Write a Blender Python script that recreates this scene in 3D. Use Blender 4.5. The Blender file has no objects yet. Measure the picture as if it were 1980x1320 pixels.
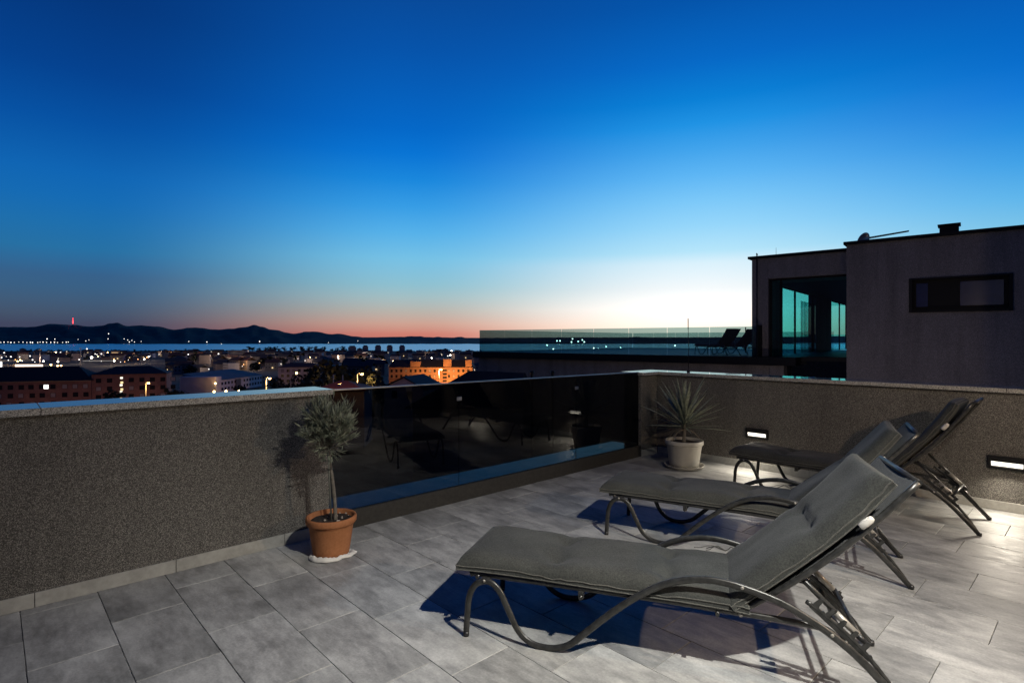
import bpy, bmesh, math, random
from math import sin, cos, pi, radians, sqrt, atan2
from mathutils import Vector, Matrix, noise as mn

S = bpy.context.scene
C = S.collection
random.seed(7)

# ------------------------------------------------------------------ camera
F = 1081.0          # focal length in photograph pixels (1980 wide)
HY = 656.0          # horizon row
CH = 1.5            # camera height over the terrace tiles
cam = bpy.data.cameras.new('camera')
cam.sensor_width = 36.0
cam.lens = 36.0 * F / 1980.0
cam.shift_y = (HY - 660.0) / 1980.0
cam.clip_start = 0.05
cam.clip_end = 60000.0
camo = bpy.data.objects.new('camera', cam)
C.objects.link(camo)
camo.location = (0, 0, CH)
camo.rotation_euler = (radians(90), 0, 0)
S.camera = camo

# ------------------------------------------------------------------ exposure
S.view_settings.view_transform = 'Standard'
S.view_settings.look = 'None'
S.view_settings.exposure = 0.0
S.view_settings.gamma = 1.0
S.view_settings.use_curve_mapping = False
S.cycles.use_light_tree = True
S.cycles.max_bounces = 8
S.cycles.transparent_max_bounces = 24
S.cycles.sample_clamp_indirect = 4.0
S.cycles.caustics_reflective = False
S.cycles.caustics_refractive = False

def lin(c):
    return tuple((x / 255 / 12.92) if x <= 10 else ((x / 255 + .055) / 1.055) ** 2.4 for x in c)

# ------------------------------------------------------------------ dusk sky
SUN_AZ = 19.0       # where the sun went down, degrees right of the view axis
w = bpy.data.worlds.new('World')
S.world = w
w.use_nodes = True
nt = w.node_tree
N, L = nt.nodes, nt.links
bg = N['Background']
def nd(t, **k):
    n = N.new(t)
    for a, b in k.items():
        setattr(n, a, b)
    return n
def mth(op, a, b=None, clamp=False):
    n = nd('ShaderNodeMath', operation=op, use_clamp=clamp)
    for i, x in enumerate((a, b)):
        if x is None: continue
        if isinstance(x, (int, float)): n.inputs[i].default_value = x
        else: L.new(x, n.inputs[i])
    return n.outputs[0]
tc = nd('ShaderNodeTexCoord')
sx = nd('ShaderNodeSeparateXYZ'); L.new(tc.outputs['Generated'], sx.inputs[0])
el = mth('MULTIPLY', mth('ARCSINE', sx.outputs[2]), 180 / pi)
fac = mth('POWER', mth('MAXIMUM', mth('DIVIDE', el, 90.0), 0.0), 0.5)
ln = mth('MAXIMUM', mth('SQRT', mth('ADD', mth('MULTIPLY', sx.outputs[0], sx.outputs[0]), mth('MULTIPLY', sx.outputs[1], sx.outputs[1]))), 1e-4)
dt = mth('DIVIDE', mth('ADD', mth('MULTIPLY', sx.outputs[0], sin(radians(SUN_AZ))), mth('MULTIPLY', sx.outputs[1], cos(radians(SUN_AZ)))), ln)
az = mth('MULTIPLY', mth('ARCCOSINE', mth('MINIMUM', mth('MAXIMUM', dt, -1.0), 1.0)), 180 / pi)
def ramp(stops, lift=(1, 1, 1)):
    r = nd('ShaderNodeValToRGB'); cr = r.color_ramp
    for i, s in enumerate(stops):
        e, c = s[0], s[1]
        k = s[2] if len(s) > 2 else 1.0
        p = sqrt(e / 90.0)
        q = cr.elements[i] if i < 2 else cr.elements.new(p)
        q.position = p
        c = tuple(min(255, x * y) for x, y in zip(c, lift)) if e > 6 else c
        q.color = tuple(x * k for x in lin(c)) + (1,)
    L.new(fac, r.inputs[0])
    return r.outputs[0]
RS = ramp([(0, (255, 222, 200), 1.2), (90, (2, 24, 72)), (1.2, (255, 238, 220), 1.3), (3, (255, 249, 243), 1.25), (5, (246, 251, 253), 1.0), (7.4, (218, 241, 252)),
           (8.5, (182, 229, 250)), (10.9, (150, 214, 250)), (13.2, (124, 200, 248)), (15.5, (94, 182, 244)), (17.8, (66, 164, 236)),
           (20, (32, 147, 228)), (22.1, (10, 128, 214)), (25.2, (6, 105, 198)), (30, (4, 84, 170)), (45, (3, 56, 130))])
RM = ramp([(0, (196, 112, 100)), (90, (2, 24, 72)), (.6, (206, 128, 114)), (1.6, (206, 162, 146)), (2.9, (184, 180, 172)), (4.2, (164, 190, 194)), (5.5, (142, 192, 208)),
           (8.1, (118, 182, 220)), (10.6, (86, 167, 224)), (13.1, (55, 148, 220)), (15.6, (26, 128, 212)), (18, (8, 110, 204)),
           (20.3, (4, 98, 192)), (26.9, (6, 79, 164)), (31, (8, 70, 148)), (45, (4, 46, 110))], (1, 1.06, 1.04))
RL = ramp([(0, (60, 56, 80)), (90, (2, 22, 66)), (1.3, (66, 72, 96)), (2.1, (68, 84, 108)), (3.2, (64, 92, 122)), (4.2, (58, 96, 132)), (5.2, (55, 97, 138)), (7.3, (43, 102, 153)),
           (9.3, (33, 101, 162)), (11.3, (23, 97, 168)), (13.3, (17, 92, 168)), (17.2, (7, 74, 152)), (20.9, (5, 60, 134)), (26, (5, 50, 116)), (45, (3, 36, 92))], (.9, 1.10, 1.07))
RD = ramp([(0, (52, 50, 70)), (90, (2, 20, 60)), (4, (50, 54, 80)), (10, (36, 50, 86)), (25, (14, 40, 86)), (45, (5, 30, 78))])
def mixc(a, b, lo, hi):
    m = nd('ShaderNodeMapRange', interpolation_type='SMOOTHSTEP')
    m.inputs[1].default_value = lo; m.inputs[2].default_value = hi
    L.new(az, m.inputs[0])
    x = nd('ShaderNodeMix', data_type='RGBA')
    L.new(m.outputs[0], x.inputs[0]); L.new(a, x.inputs[6]); L.new(b, x.inputs[7])
    return x.outputs[2]
grad = mixc(mixc(mixc(RS, RM, 0, 29), RL, 29, 56), RD, 56, 125)
sky = nd('ShaderNodeTexSky')
sky.sky_type = 'NISHITA'; sky.sun_disc = False
sky.sun_elevation = radians(-5.0); sky.sun_rotation = radians(SUN_AZ)
sky.ozone_density = 3.0; sky.dust_density = 2.0
sc_ = nd('ShaderNodeMix', data_type='RGBA', blend_type='ADD')
vm = nd('ShaderNodeVectorMath', operation='SCALE'); vm.inputs[3].default_value = 0.12
L.new(sky.outputs[0], vm.inputs[0])
sc_.inputs[0].default_value = 1.0
L.new(grad, sc_.inputs[6]); L.new(vm.outputs[0], sc_.inputs[7])
L.new(sc_.outputs[2], bg.inputs[0])
bg.inputs[1].default_value = 1.0

# the terrace frame: u runs along the street parapet, v towards it
TH = radians(43.0)
def uv(u, v, z=0.0):
    return Vector((u * cos(TH) - v * sin(TH), u * sin(TH) + v * cos(TH), z))
def at(px, py, Y):
    return Vector(((px - 990) / F * Y, Y, CH - (py - HY) / F * Y))
# the floodlight on the penthouse wall behind the camera (throws the lounger shadows)
FLOOD = dict(pos=(2.08, .15, 3.95), aim=(.98, 1.69, 0.0), power=1270.0, color=(1.0, .97, .88), cone=80, blend=1.0,
             wide_aim=(1.15, 3.0, 0.0), wide_power=210.0, wide_cone=152)
WALL_LAMP = dict(u=3.5, v=-1.30, z=2.10, power=180.0, color=(1.0, .74, .50))

# ------------------------------------------------------------------ mesh helpers
class MB:
    def __init__(s): s.v = []; s.f = []; s.m = []; s.mat = 0; s.smooth = []; s.sm = False
    def add(s, vs, fs):
        o = len(s.v); s.v += [tuple(x) for x in vs]
        for f in fs: s.f.append(tuple(i + o for i in f)); s.m.append(s.mat); s.smooth.append(s.sm)
        return s
    def box(s, a, b, ch=0.0):
        (x0, y0, z0), (x1, y1, z1) = a, b
        if ch <= 0:
            return s.add([(x0,y0,z0),(x1,y0,z0),(x1,y1,z0),(x0,y1,z0),(x0,y0,z1),(x1,y0,z1),(x1,y1,z1),(x0,y1,z1)],
                         [(3,2,1,0),(4,5,6,7),(0,1,5,4),(1,2,6,5),(2,3,7,6),(3,0,4,7)])
        bm = bmesh.new(); bmesh.ops.create_cube(bm, size=1)
        for q in bm.verts:
            q.co = Vector(((x0+x1)/2 + q.co.x*(x1-x0), (y0+y1)/2 + q.co.y*(y1-y0), (z0+z1)/2 + q.co.z*(z1-z0)))
        bmesh.ops.bevel(bm, geom=bm.edges[:], offset=ch, segments=1, affect='EDGES', profile=.5)
        bm.verts.index_update()
        s.add([q.co[:] for q in bm.verts], [[q.index for q in f.verts] for f in bm.faces]); bm.free()
        return s
    def tube(s, pts, r, n=8, r2=None, cap=True, side=None, radii=None):
        """sweep; side = fixed lateral axis (flat tubes: r in plane, r2 along side)"""
        pts = [Vector(p) for p in pts]; r2 = r2 or r; rings = []
        sm = s.sm; s.sm = True
        prev = None
        for i, p in enumerate(pts):
            t = (pts[min(i+1, len(pts)-1)] - pts[max(i-1, 0)]).normalized()
            if side is not None: a = Vector(side).normalized()
            elif prev is None:
                a = t.cross(Vector((0,0,1)))
                if a.length < .1: a = t.cross(Vector((1,0,0)))
                a.normalize()
            else:
                a = (prev - t * prev.dot(t)).normalized()
            prev = a
            b = t.cross(a).normalized()
            k = radii[i] if radii else 1.0
            rings.append([p + a * (cos(2*pi*j/n) * r2 * k) + b * (sin(2*pi*j/n) * r * k) for j in range(n)])
        vs = [q for R_ in rings for q in R_]
        fs = [(i*n+j, i*n+(j+1)%n, (i+1)*n+(j+1)%n, (i+1)*n+j) for i in range(len(pts)-1) for j in range(n)]
        s.add(vs, fs)
        s.sm = False
        if cap:
            m = (len(pts)-1)*n
            o = len(s.v) - len(vs)
            s.f += [tuple(o+j for j in reversed(range(n))), tuple(o+m+j for j in range(n))]; s.m += [s.mat]*2; s.smooth += [False]*2
        s.sm = sm
        return s
    def lathe(s, prof, n=32, c=(0,0,0)):
        sm = s.sm; s.sm = True
        vs = [(c[0]+r*cos(2*pi*j/n), c[1]+r*sin(2*pi*j/n), c[2]+z) for r, z in prof for j in range(n)]
        s.add(vs, [(i*n+j, i*n+(j+1)%n, (i+1)*n+(j+1)%n, (i+1)*n+j) for i in range(len(prof)-1) for j in range(n)])
        s.sm = sm
        return s
    def prism(s, poly, d0, d1, ax=1):
        """polygon in the plane across axis ax, extruded from d0 to d1"""
        def P(a, b, d): return {0: (d, a, b), 1: (a, d, b), 2: (a, b, d)}[ax]
        n = len(poly)
        s.add([P(a, b, d0) for a, b in poly] + [P(a, b, d1) for a, b in poly],
              [tuple(range(n)), tuple(reversed(range(n, 2*n)))] + [(i, i+n, (i+1) % n + n, (i+1) % n) for i in range(n)])
        return s
    def mesh(s, name, mats):
        me = bpy.data.meshes.new(name)
        me.from_pydata(s.v, [], s.f)
        for m in (mats if isinstance(mats, (list, tuple)) else [mats]): me.materials.append(m)
        me.polygons.foreach_set('material_index', s.m)
        me.polygons.foreach_set('use_smooth', s.smooth)
        bm = bmesh.new(); bm.from_mesh(me); bmesh.ops.recalc_face_normals(bm, faces=bm.faces); bm.to_mesh(me); bm.free()
        me.update()
        return me
    def build(s, name, mats, parent=None, loc=(0,0,0), rz=0.0):
        return link(name, s.mesh(name, mats), parent, loc, rz)
def link(name, me, parent=None, loc=(0,0,0), rz=0.0):
    o = bpy.data.objects.new(name, me); C.objects.link(o)
    o.parent = parent; o.location = loc; o.rotation_euler = (0, 0, rz)
    return o
def empty(name, loc=(0,0,0), rz=0.0):
    o = link(name, None, None, loc, rz); o.empty_display_size = .1
    return o
def tag(o, label=None, cat=None, group=None, kind=None):
    if label: o['label'] = label
    if cat: o['category'] = cat
    if group: o['group'] = group
    if kind: o['kind'] = kind
    return o
def copy_tree(o, parent=None):
    c = o.copy(); C.objects.link(c); c.parent = parent
    for ch in list(o.children):
        copy_tree(ch, c)
    return c

# ------------------------------------------------------------------ materials
class NT:
    def __init__(s, name):
        s.m = bpy.data.materials.new(name); s.m.use_nodes = True
        s.t = s.m.node_tree; s.b = s.t.nodes['Principled BSDF']; s.o = s.t.nodes['Material Output']
    def n(s, t, ins=None, **k):
        q = s.t.nodes.new(t)
        for a, b in k.items(): setattr(q, a, b)
        for a, b in (ins or {}).items(): s.set(q.inputs[a], b)
        return q
    def set(s, i, b):
        if hasattr(b, 'is_linked') or hasattr(b, 'links'): s.t.links.new(b, i)
        else: i.default_value = b
    def coord(s, kind='Object'):
        if kind == 'Position': return s.n('ShaderNodeNewGeometry').outputs['Position']
        return s.n('ShaderNodeTexCoord').outputs[kind]
    def noise(s, scale, detail=4, rough=.55, vec=None, sc=None):
        v = vec if vec is not None else s.coord()
        if sc: v = s.n('ShaderNodeMapping', {0: v, 'Scale': sc}).outputs[0]
        return s.n('ShaderNodeTexNoise', {'Vector': v, 'Scale': scale, 'Detail': detail, 'Roughness': rough}).outputs[0]
    def ramp(s, fac, stops):
        r = s.n('ShaderNodeValToRGB'); cr = r.color_ramp
        for i, (p, c) in enumerate(stops):
            e = cr.elements[i] if i < 2 else cr.elements.new(p)
            e.position = p; e.color = (tuple(c) if hasattr(c, '__len__') else (c, c, c)) + (1,)
        s.t.links.new(fac, r.inputs[0]); return r.outputs[0]
    def mix(s, fac, a, b, mode='MIX'):
        q = s.n('ShaderNodeMix', data_type='RGBA', blend_type=mode)
        for i, x in ((0, fac), (6, a), (7, b)):
            if isinstance(x, tuple) and len(x) == 3: x = x + (1,)
            s.set(q.inputs[i], x)
        return q.outputs[2]
    def math(s, op, a, b=0.0):
        q = s.n('ShaderNodeMath', operation=op); s.set(q.inputs[0], a); s.set(q.inputs[1], b); return q.outputs[0]
    def bump(s, h, strength=.3, dist=.01):
        q = s.n('ShaderNodeBump', {'Height': h, 'Strength': strength, 'Distance': dist})
        s.t.links.new(q.outputs[0], s.b.inputs['Normal'])
    def P(s, **k):
        for a, b in k.items():
            i = s.b.inputs[{'col': 'Base Color', 'rough': 'Roughness', 'metal': 'Metallic', 'spec': 'Specular IOR Level', 'emc': 'Emission Color', 'em': 'Emission Strength'}.get(a, a)]
            if isinstance(b, tuple) and len(b) == 3: b = b + (1,)
            s.set(i, b)
        return s.m
def flat(name, col, rough=.6, metal=0.0, var=.12, scale=8.0, spec=.5, bump=0.0):
    t = NT(name)
    f = t.noise(scale, 5)
    lo = tuple(x * (1 - var) for x in col); hi = tuple(min(1, x * (1 + var)) for x in col)
    t.P(col=t.ramp(f, [(.3, lo), (.7, hi)]), rough=rough, metal=metal, spec=spec)
    if bump: t.bump(f, bump, .01)
    return t.m
def emit(name, col, strength, sample=True):
    t = NT(name)
    e = t.n('ShaderNodeEmission', {'Color': tuple(col) + (1,), 'Strength': strength})
    t.t.links.new(e.outputs[0], t.o.inputs[0])
    if not sample: t.m.cycles.emission_sampling = 'NONE'
    return t.m
def glass(name, tint, rough=0.0, ior=1.5, boost=1.0):
    t = NT(name)
    tr = t.n('ShaderNodeBsdfTransparent', {'Color': tuple(tint) + (1,)})
    gl = t.n('ShaderNodeBsdfGlossy', {'Color': (1, 1, 1, 1), 'Roughness': rough})
    fr = t.n('ShaderNodeFresnel', {'IOR': ior}).outputs[0]
    if boost != 1: fr = t.math('MINIMUM', t.math('MULTIPLY', fr, boost), 1.0)
    fr = t.math('MULTIPLY', fr, t.math('SUBTRACT', 1.0, t.n('ShaderNodeNewGeometry').outputs['Backfacing']))
    mx = t.n('ShaderNodeMixShader', {0: fr, 1: tr.outputs[0], 2: gl.outputs[0]})
    t.t.links.new(mx.outputs[0], t.o.inputs[0])
    return t.m

M = {}
def m_tile():
    t = NT('porcelain_tile')
    rnd = t.n('ShaderNodeObjectInfo').outputs['Random']
    off = t.n('ShaderNodeVectorMath', {0: t.coord(), 1: t.n('ShaderNodeCombineXYZ', {0: t.math('MULTIPLY', rnd, 37.0), 1: t.math('MULTIPLY', rnd, 91.0), 2: t.math('MULTIPLY', rnd, 13.0)}).outputs[0]}, operation='ADD').outputs[0]
    a = t.noise(3.2, 6, .6, off, (1.0, .55, 1.0))
    b = t.noise(14, 6, .7, off, (1.6, .5, 1.0))
    c = t.noise(90, 3, .6, off)
    f = t.math('ADD', t.math('MULTIPLY', a, .62), t.math('MULTIPLY', b, .38))
    col = t.ramp(f, [(.36, (.15, .151, .147)), (.46, (.262, .262, .256)), (.54, (.36, .36, .35)), (.64, (.49, .488, .474))])
    wm = t.noise(.9, 6, .62, t.coord('Position'))
    g = t.math('ADD', t.math('ADD', t.math('MULTIPLY', rnd, .20), .72), t.math('MULTIPLY', wm, .34))
    col = t.mix(1.0, col, t.n('ShaderNodeCombineXYZ', {0: g, 1: g, 2: g}).outputs[0], 'MULTIPLY')
    col = t.mix(.22, col, t.ramp(c, [(.35, (.12,) * 3), (.65, (.5,) * 3)]), 'OVERLAY')
    t.P(col=col, rough=t.ramp(b, [(.3, .42), (.7, .62)]), spec=.4)
    t.bump(t.math('ADD', c, b), .12, .002)
    return t.m
M['tile'] = m_tile()
M['grout'] = flat('grout', (.085, .083, .078), .9)
def m_skirt():
    t = NT('skirting_tile')
    a = t.noise(4, 6, .6); b = t.noise(30, 4, .6)
    t.P(col=t.ramp(t.math('ADD', t.math('MULTIPLY', a, .6), t.math('MULTIPLY', b, .4)), [(.35, (.27, .265, .24)), (.65, (.42, .41, .38))]), rough=.5)
    return t.m
M['skirt'] = m_skirt()
def m_grain(name, dark, mid, light, scale=230, rough=.85):
    t = NT(name)
    v = t.n('ShaderNodeTexVoronoi', {'Vector': t.coord('Position'), 'Scale': scale}, feature='F1')
    sep = t.n('ShaderNodeSeparateColor', {0: v.outputs['Color']}).outputs[0]
    big = t.noise(1.3, 4, .6, t.coord('Position'))
    col = t.ramp(sep, [(0, dark), (.42, tuple((x+y)/2 for x, y in zip(dark, mid))), (.62, mid), (.82, light), (1, tuple(min(1, x*1.25) for x in light))])
    col = t.mix(.35, col, t.ramp(big, [(.3, (.35,)*3), (.7, (.62,)*3)]), 'OVERLAY')
    drip = t.noise(2.6, 5, .65, t.coord('Position'), (1.0, 1.0, .10))
    col = t.mix(.55, col, t.ramp(drip, [(.32, (.30,)*3), (.52, (.5,)*3), (.72, (.58,)*3)]), 'OVERLAY')
    t.P(col=col, rough=rough, spec=.35)
    t.bump(v.outputs['Distance'], -.6, .003)
    return t.m
M['grain'] = m_grain('mosaic_plaster', (.042, .0395, .036), (.108, .101, .091), (.235, .22, .198), 330)
M['grain_far'] = m_grain('grey_render_plaster', (.17, .155, .15), (.27, .245, .235), (.37, .33, .315), 140)
def m_granite():
    t = NT('polished_granite')
    v = t.n('ShaderNodeTexVoronoi', {'Vector': t.coord('Position'), 'Scale': 260.0})
    sep = t.n('ShaderNodeSeparateColor', {0: v.outputs['Color']}).outputs[0]
    t.P(col=t.ramp(sep, [(0, (.06,)*3), (.3, (.22, .21, .19)), (.6, (.42, .40, .36)), (1, (.62, .6, .55))]), rough=.3, spec=.5)
    gl = t.n('ShaderNodeBsdfGlossy', {'Color': (1, 1, 1, 1), 'Roughness': .045})
    fc = t.math('POWER', t.n('ShaderNodeLayerWeight', {0: .5}).outputs['Facing'], 2.2)
    mx = t.n('ShaderNodeMixShader', {0: fc, 1: t.b.outputs[0], 2: gl.outputs[0]})
    t.t.links.new(mx.outputs[0], t.o.inputs[0])
    return t.m
M['granite'] = m_granite()
M['plinth'] = flat('dark_smooth_render', (.026, .024, .021), .85, var=.25, scale=30, bump=.2)
M['glass_rail'] = glass('smoked_rail_glass', (.25, .27, .28), ior=1.5)
M['glass_far'] = glass('grey_green_rail_glass', (.55, .68, .69))
M['glass_room'] = glass('teal_window_glass', (.52, .87, .87), ior=1.45)
M['glass_dark'] = flat('dark_window_glass', (.012, .014, .022), .05, spec=.6)
M['glass_sky_tint'] = flat('window_glass_painted_sky', (.014, .026, .11), .25, spec=.5)  # blue base colour stands in for the reflected eastern sky
M['alu'] = flat('brushed_aluminium', (.5, .5, .5), .35, 1.0)
M['frame_dark'] = flat('anthracite_frame', (.010, .010, .011), .5, spec=.25)
M['metal'] = flat('grey_painted_steel', (.036, .036, .035), .34, .3, var=.45, scale=34)
M['rail_grey'] = flat('light_grey_steel_sleeve', (.33, .31, .28), .35, .4)
M['black_plastic'] = flat('black_plastic', (.012, .012, .013), .4)
M['white_plastic'] = flat('white_plastic', (.50, .48, .45), .45)
def m_fabric(name, lo, hi, bw=.5, wsc=420):
    t = NT(name)
    c = t.coord()
    n1 = t.noise(3.2, 5, .6, c)
    n2 = t.noise(120, 3, .65, c)
    n3 = t.noise(330, 2, .6, c, (1, .25, 1))
    f = t.math('ADD', t.math('MULTIPLY', n1, .3), t.math('ADD', t.math('MULTIPLY', n2, .35), t.math('MULTIPLY', n3, .35)))
    t.P(col=t.ramp(f, [(.38, lo), (.62, hi)]), rough=.92, spec=.15)
    t.b.inputs['Sheen Weight'].default_value = .06
    t.bump(t.math('ADD', n2, n3), bw, .0015)
    return t.m
M['cushion'] = m_fabric('grey_woven_fabric', (.022, .0235, .0225), (.068, .070, .065))
M['piping'] = m_fabric('grey_piping', (.055, .054, .049), (.125, .122, .11))
M['sling'] = m_fabric('textilene_mesh', (.028, .032, .036), (.07, .075, .08), .3)
def m_terra():
    t = NT('terracotta')
    a = t.noise(6, 6, .6); b = t.noise(60, 3, .6)
    t.P(col=t.ramp(t.math('ADD', t.math('MULTIPLY', a, .6), t.math('MULTIPLY', b, .4)), [(.32, (.24, .092, .035)), (.68, (.40, .165, .07))]), rough=.75, spec=.3)
    t.bump(b, .12, .003)
    return t.m
M['terra'] = m_terra()
M['pot_grey'] = flat('stone_grey_plastic', (.40, .38, .335), .55, var=.12, bump=.1)
M['soil'] = flat('dark_soil', (.022, .015, .011), .95, var=.6, scale=60, bump=.8)
M['pebble'] = flat('pale_chips', (.35, .30, .25), .8)
M['cloth'] = flat('white_rag', (.62, .60, .56), .9, var=.1, bump=.2)
def m_leaf(name, lo, hi, trans=.25):
    t = NT(name)
    rnd = t.noise(26, 3, .6)
    t.P(col=t.ramp(rnd, [(.3, lo), (.7, hi)]), rough=.5, spec=.35)
    return t.m
M['olive_leaf'] = m_leaf('olive_leaf', (.075, .09, .062), (.25, .27, .20))
M['yucca_leaf'] = m_leaf('yucca_leaf', (.13, .155, .11), (.34, .37, .27))
M['dead_leaf'] = flat('dry_leaf', (.28, .22, .14), .8)
M['bark'] = flat('grey_bark', (.13, .115, .095), .9, var=.35, scale=50, bump=.5)
M['stake'] = flat('cane_stake', (.10, .105, .09), .7)
M['plaster'] = flat('house_plaster', (.38, .36, .33), .9, scale=3)
M['soffit'] = flat('house_soffit', (.32, .31, .30), .8)

# ================================================================== THE SETTING: land and water
def gz(d):
    P = [(0, -9), (20, -10), (60, -14), (100, -18), (185, -25), (400, -29), (1000, -34), (1700, -37.2), (1960, -38.3), (2100, -41), (9e9, -41)]
    for (a, b), (c, e) in zip(P, P[1:]):
        if d <= c: return b + (e - b) * (d - a) / (c - a)
M['ground'] = flat('town_ground', (.03, .034, .03), .95, var=.5, scale=.05)
g = MB()
rows = [-400, -60, -20, 0, 20, 40, 60, 80, 100, 140, 185, 250, 320, 400, 600, 800, 1000, 1350, 1700, 1850, 1960, 2100, 2600]
cols = [-9000, -5000, -3000, -2000, -1200, -800, -500, -300, -150, -60, 0, 60, 150, 300, 500, 800, 1200, 2000, 3000, 5000, 9000]
g.add([(x, y + (40 * sin(x * .004) + 25 * sin(x * .011 + 1) if y > 1000 else 0), gz(max(0, y)) + (0 if y > 1500 else mn.noise((x*.01, y*.01, 3)) * 1.2 if y > 150 else 0)) for y in rows for x in cols],
      [(r*len(cols)+c, r*len(cols)+c+1, (r+1)*len(cols)+c+1, (r+1)*len(cols)+c) for r in range(len(rows)-1) for c in range(len(cols)-1)])
tag(g.build('ground', M['ground']), kind='structure')
def m_sea():
    t = NT('sea_water')
    c = t.coord('Position')
    n1 = t.noise(.02, 6, .65, c, (.3, 1, 1)); n2 = t.noise(.25, 4, .6, c)
    bp = t.n('ShaderNodeBump', {'Height': t.math('ADD', n1, t.math('MULTIPLY', n2, .3)), 'Strength': .8, 'Distance': 2.0})
    gl = t.n('ShaderNodeBsdfGlossy', {'Color': (.95, .93, .88, 1), 'Roughness': .26, 'Normal': bp.outputs[0]})
    t.P(col=(.004, .016, .03), rough=.6)
    mx = t.n('ShaderNodeMixShader', {0: .94, 1: t.b.outputs[0], 2: gl.outputs[0]})
    t.t.links.new(mx.outputs[0], t.o.inputs[0])
    return t.m
M['sea'] = m_sea()
tag(MB().add([(-45000, 1200, -38.5), (45000, 1200, -38.5), (45000, 50000, -38.5), (-45000, 50000, -38.5)], [(0, 1, 2, 3)]).build('sea', M['sea']), kind='structure')
# island ridges beyond the channel, skyline read off in photograph pixels
M['hill'] = flat('island_scrub', (.030, .040, .036), .95, var=.45, scale=.004)
def ridge(name, sky, D0, D1, seed, jit):
    b = MB(); n = 9
    xs = []
    x = sky[0][0]
    while x <= sky[-1][0]:
        xs.append(x); x += 4
    def top(x):
        for (a, p), (c, q) in zip(sky, sky[1:]):
            if a <= x <= c:
                k = (x - a) / (c - a); k = k * k * (3 - 2 * k)
                return p + (q - p) * k
    for x in xs:
        zt = CH - (top(x) + mn.noise((x * .09, seed, 0)) * jit - HY) / F * D1
        for i in range(n):
            k = i / (n - 2)
            if i == n - 1: Y, z = D1 + 1600, -45
            else:
                Y = D0 + (D1 - D0) * k + (mn.noise((x * .03, seed, 5)) * 220 if i == 0 else 0)
                z = -41 + (zt + 41) * (k ** 1.25)
                if 0 < i < n - 2: z += mn.noise((x * .035, i * .9, seed)) * (zt + 41) * .22
            b.v.append(((x - 990) / F * Y, Y, z))
    for j in range(len(xs) - 1):
        for i in range(n - 1):
            b.f.append((j*n+i, (j+1)*n+i, (j+1)*n+i+1, j*n+i+1)); b.m.append(0); b.smooth.append(True)
    return tag(b.build(name, M['hill']), kind='structure')
sky1 = [(-1400, 648), (-900, 636), (-500, 628), (-250, 634), (-120, 629), (-40, 633), (0, 632), (60, 632), (100, 626), (140, 628), (175, 631), (200, 629), (212, 625), (226, 624), (245, 630), (272, 629), (305, 631), (335, 637), (375, 633), (420, 637), (450, 635),
        (475, 632), (490, 628), (505, 631), (525, 637), (570, 645), (590, 641), (612, 641), (640, 646), (655, 645), (685, 650), (712, 653), (760, 655), (790, 650), (812, 650), (828, 653), (845, 651), (868, 654), (888, 651), (910, 655), (960, 656), (1010, 654),
        (1060, 656), (1110, 653), (1150, 656), (1190, 655), (1230, 651), (1255, 652), (1290, 656), (1340, 655), (1400, 657), (1480, 655), (1600, 650), (1800, 646), (2100, 644), (2600, 642), (3400, 650)]
ridge('island_hills', sky1, 4800, 6600, 2, .8)
sky2 = [(-1400, 654), (-300, 648), (0, 645), (60, 634), (110, 632), (200, 640), (500, 651), (700, 652), (780, 651), (930, 653), (1100, 652), (1300, 652), (1500, 651), (2000, 650), (2800, 654)]
ridge('far_island_hills', sky2, 10500, 12500, 9, .4)

# ================================================================== THE TERRACE
V0, V1, U0, U1 = -0.75, 4.12, -2.6, 6.48     # inner faces of the house, street parapet, end, right parapet
base = MB().box((U0 - .3, V0 - 6, -.35), (U1 + .3, V1 + .38, -.012)).build('terrace_floor', M['grout'], rz=TH)
tag(base, kind='structure')
TW, TL = .3470, .6930
tile_cache = {}
def tile_mesh(a, b):
    k = (round(a, 3), round(b, 3))
    if k not in tile_cache:
        tile_cache[k] = MB().box((-a/2, -b/2, -.011), (a/2, b/2, 0), .0018).mesh('tile', M['tile'])
    return tile_cache[k]
rt = random.Random(4)
joints = []
u = .1185 - 3 * TW          # a joint runs to the parapet at this u in the photograph
ncol = 0
G = .0031
while u < U1:
    a = max(u, -1.0); b = min(u + TW, U1)
    if b - a > .03:
        off = (.33, .62, .43, .10, .52, .25, .58, .05)[ncol % 8] + rt.uniform(-.03, .03)
        v = V1 - off
        hi = V1
        while hi > V0:
            lo = max(v, V0)
            if hi - lo > .02 and hi > -.2 :
                o = link('tile', tile_mesh(b - a - G, hi - lo - G), base)
                o.location = ((a + b) / 2, (hi + lo) / 2, rt.uniform(-.0006, .0006))
                if rt.random() < .5: o.rotation_euler.z = pi
            hi = lo; v -= TL
    ncol += 1; u += TW

# street parapet, glass bay, corner pier, right parapet
SK = .082
def skirting(parent, u0, v0, u1, v1, first, step, h=SK):
    """a row of skirting tiles along a wall face, thickness towards the terrace"""
    along_u = abs(u1 - u0) > abs(v1 - v0)
    lo, hi = (u0, u1) if along_u else (v0, v1)
    cuts = [lo]; c = first
    while c < hi:
        if c > lo + .02: cuts.append(c)
        c += step
    cuts.append(hi)
    for a, b in zip(cuts, cuts[1:]):
        m = MB()
        if along_u: m.box((a + .0015, v0 - .010, .001), (b - .0015, v0 - .0005, h), .0015)
        else: m.box((u0 - .010, a + .0015, .001), (u0 - .0005, b - .0015, h), .0015)
        m.build('skirting_tile', M['skirt'], parent)
UL = 1.914
pw = empty('parapet_wall', (0, 0, 0), TH)
tag(pw, 'dark speckled plaster parapet wall with polished granite coping left of the glass bay', 'wall')
MB().box((U0, V1, -.3), (UL, V1 + .27, 1.077), .004).build('wall', M['grain'], pw)
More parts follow.
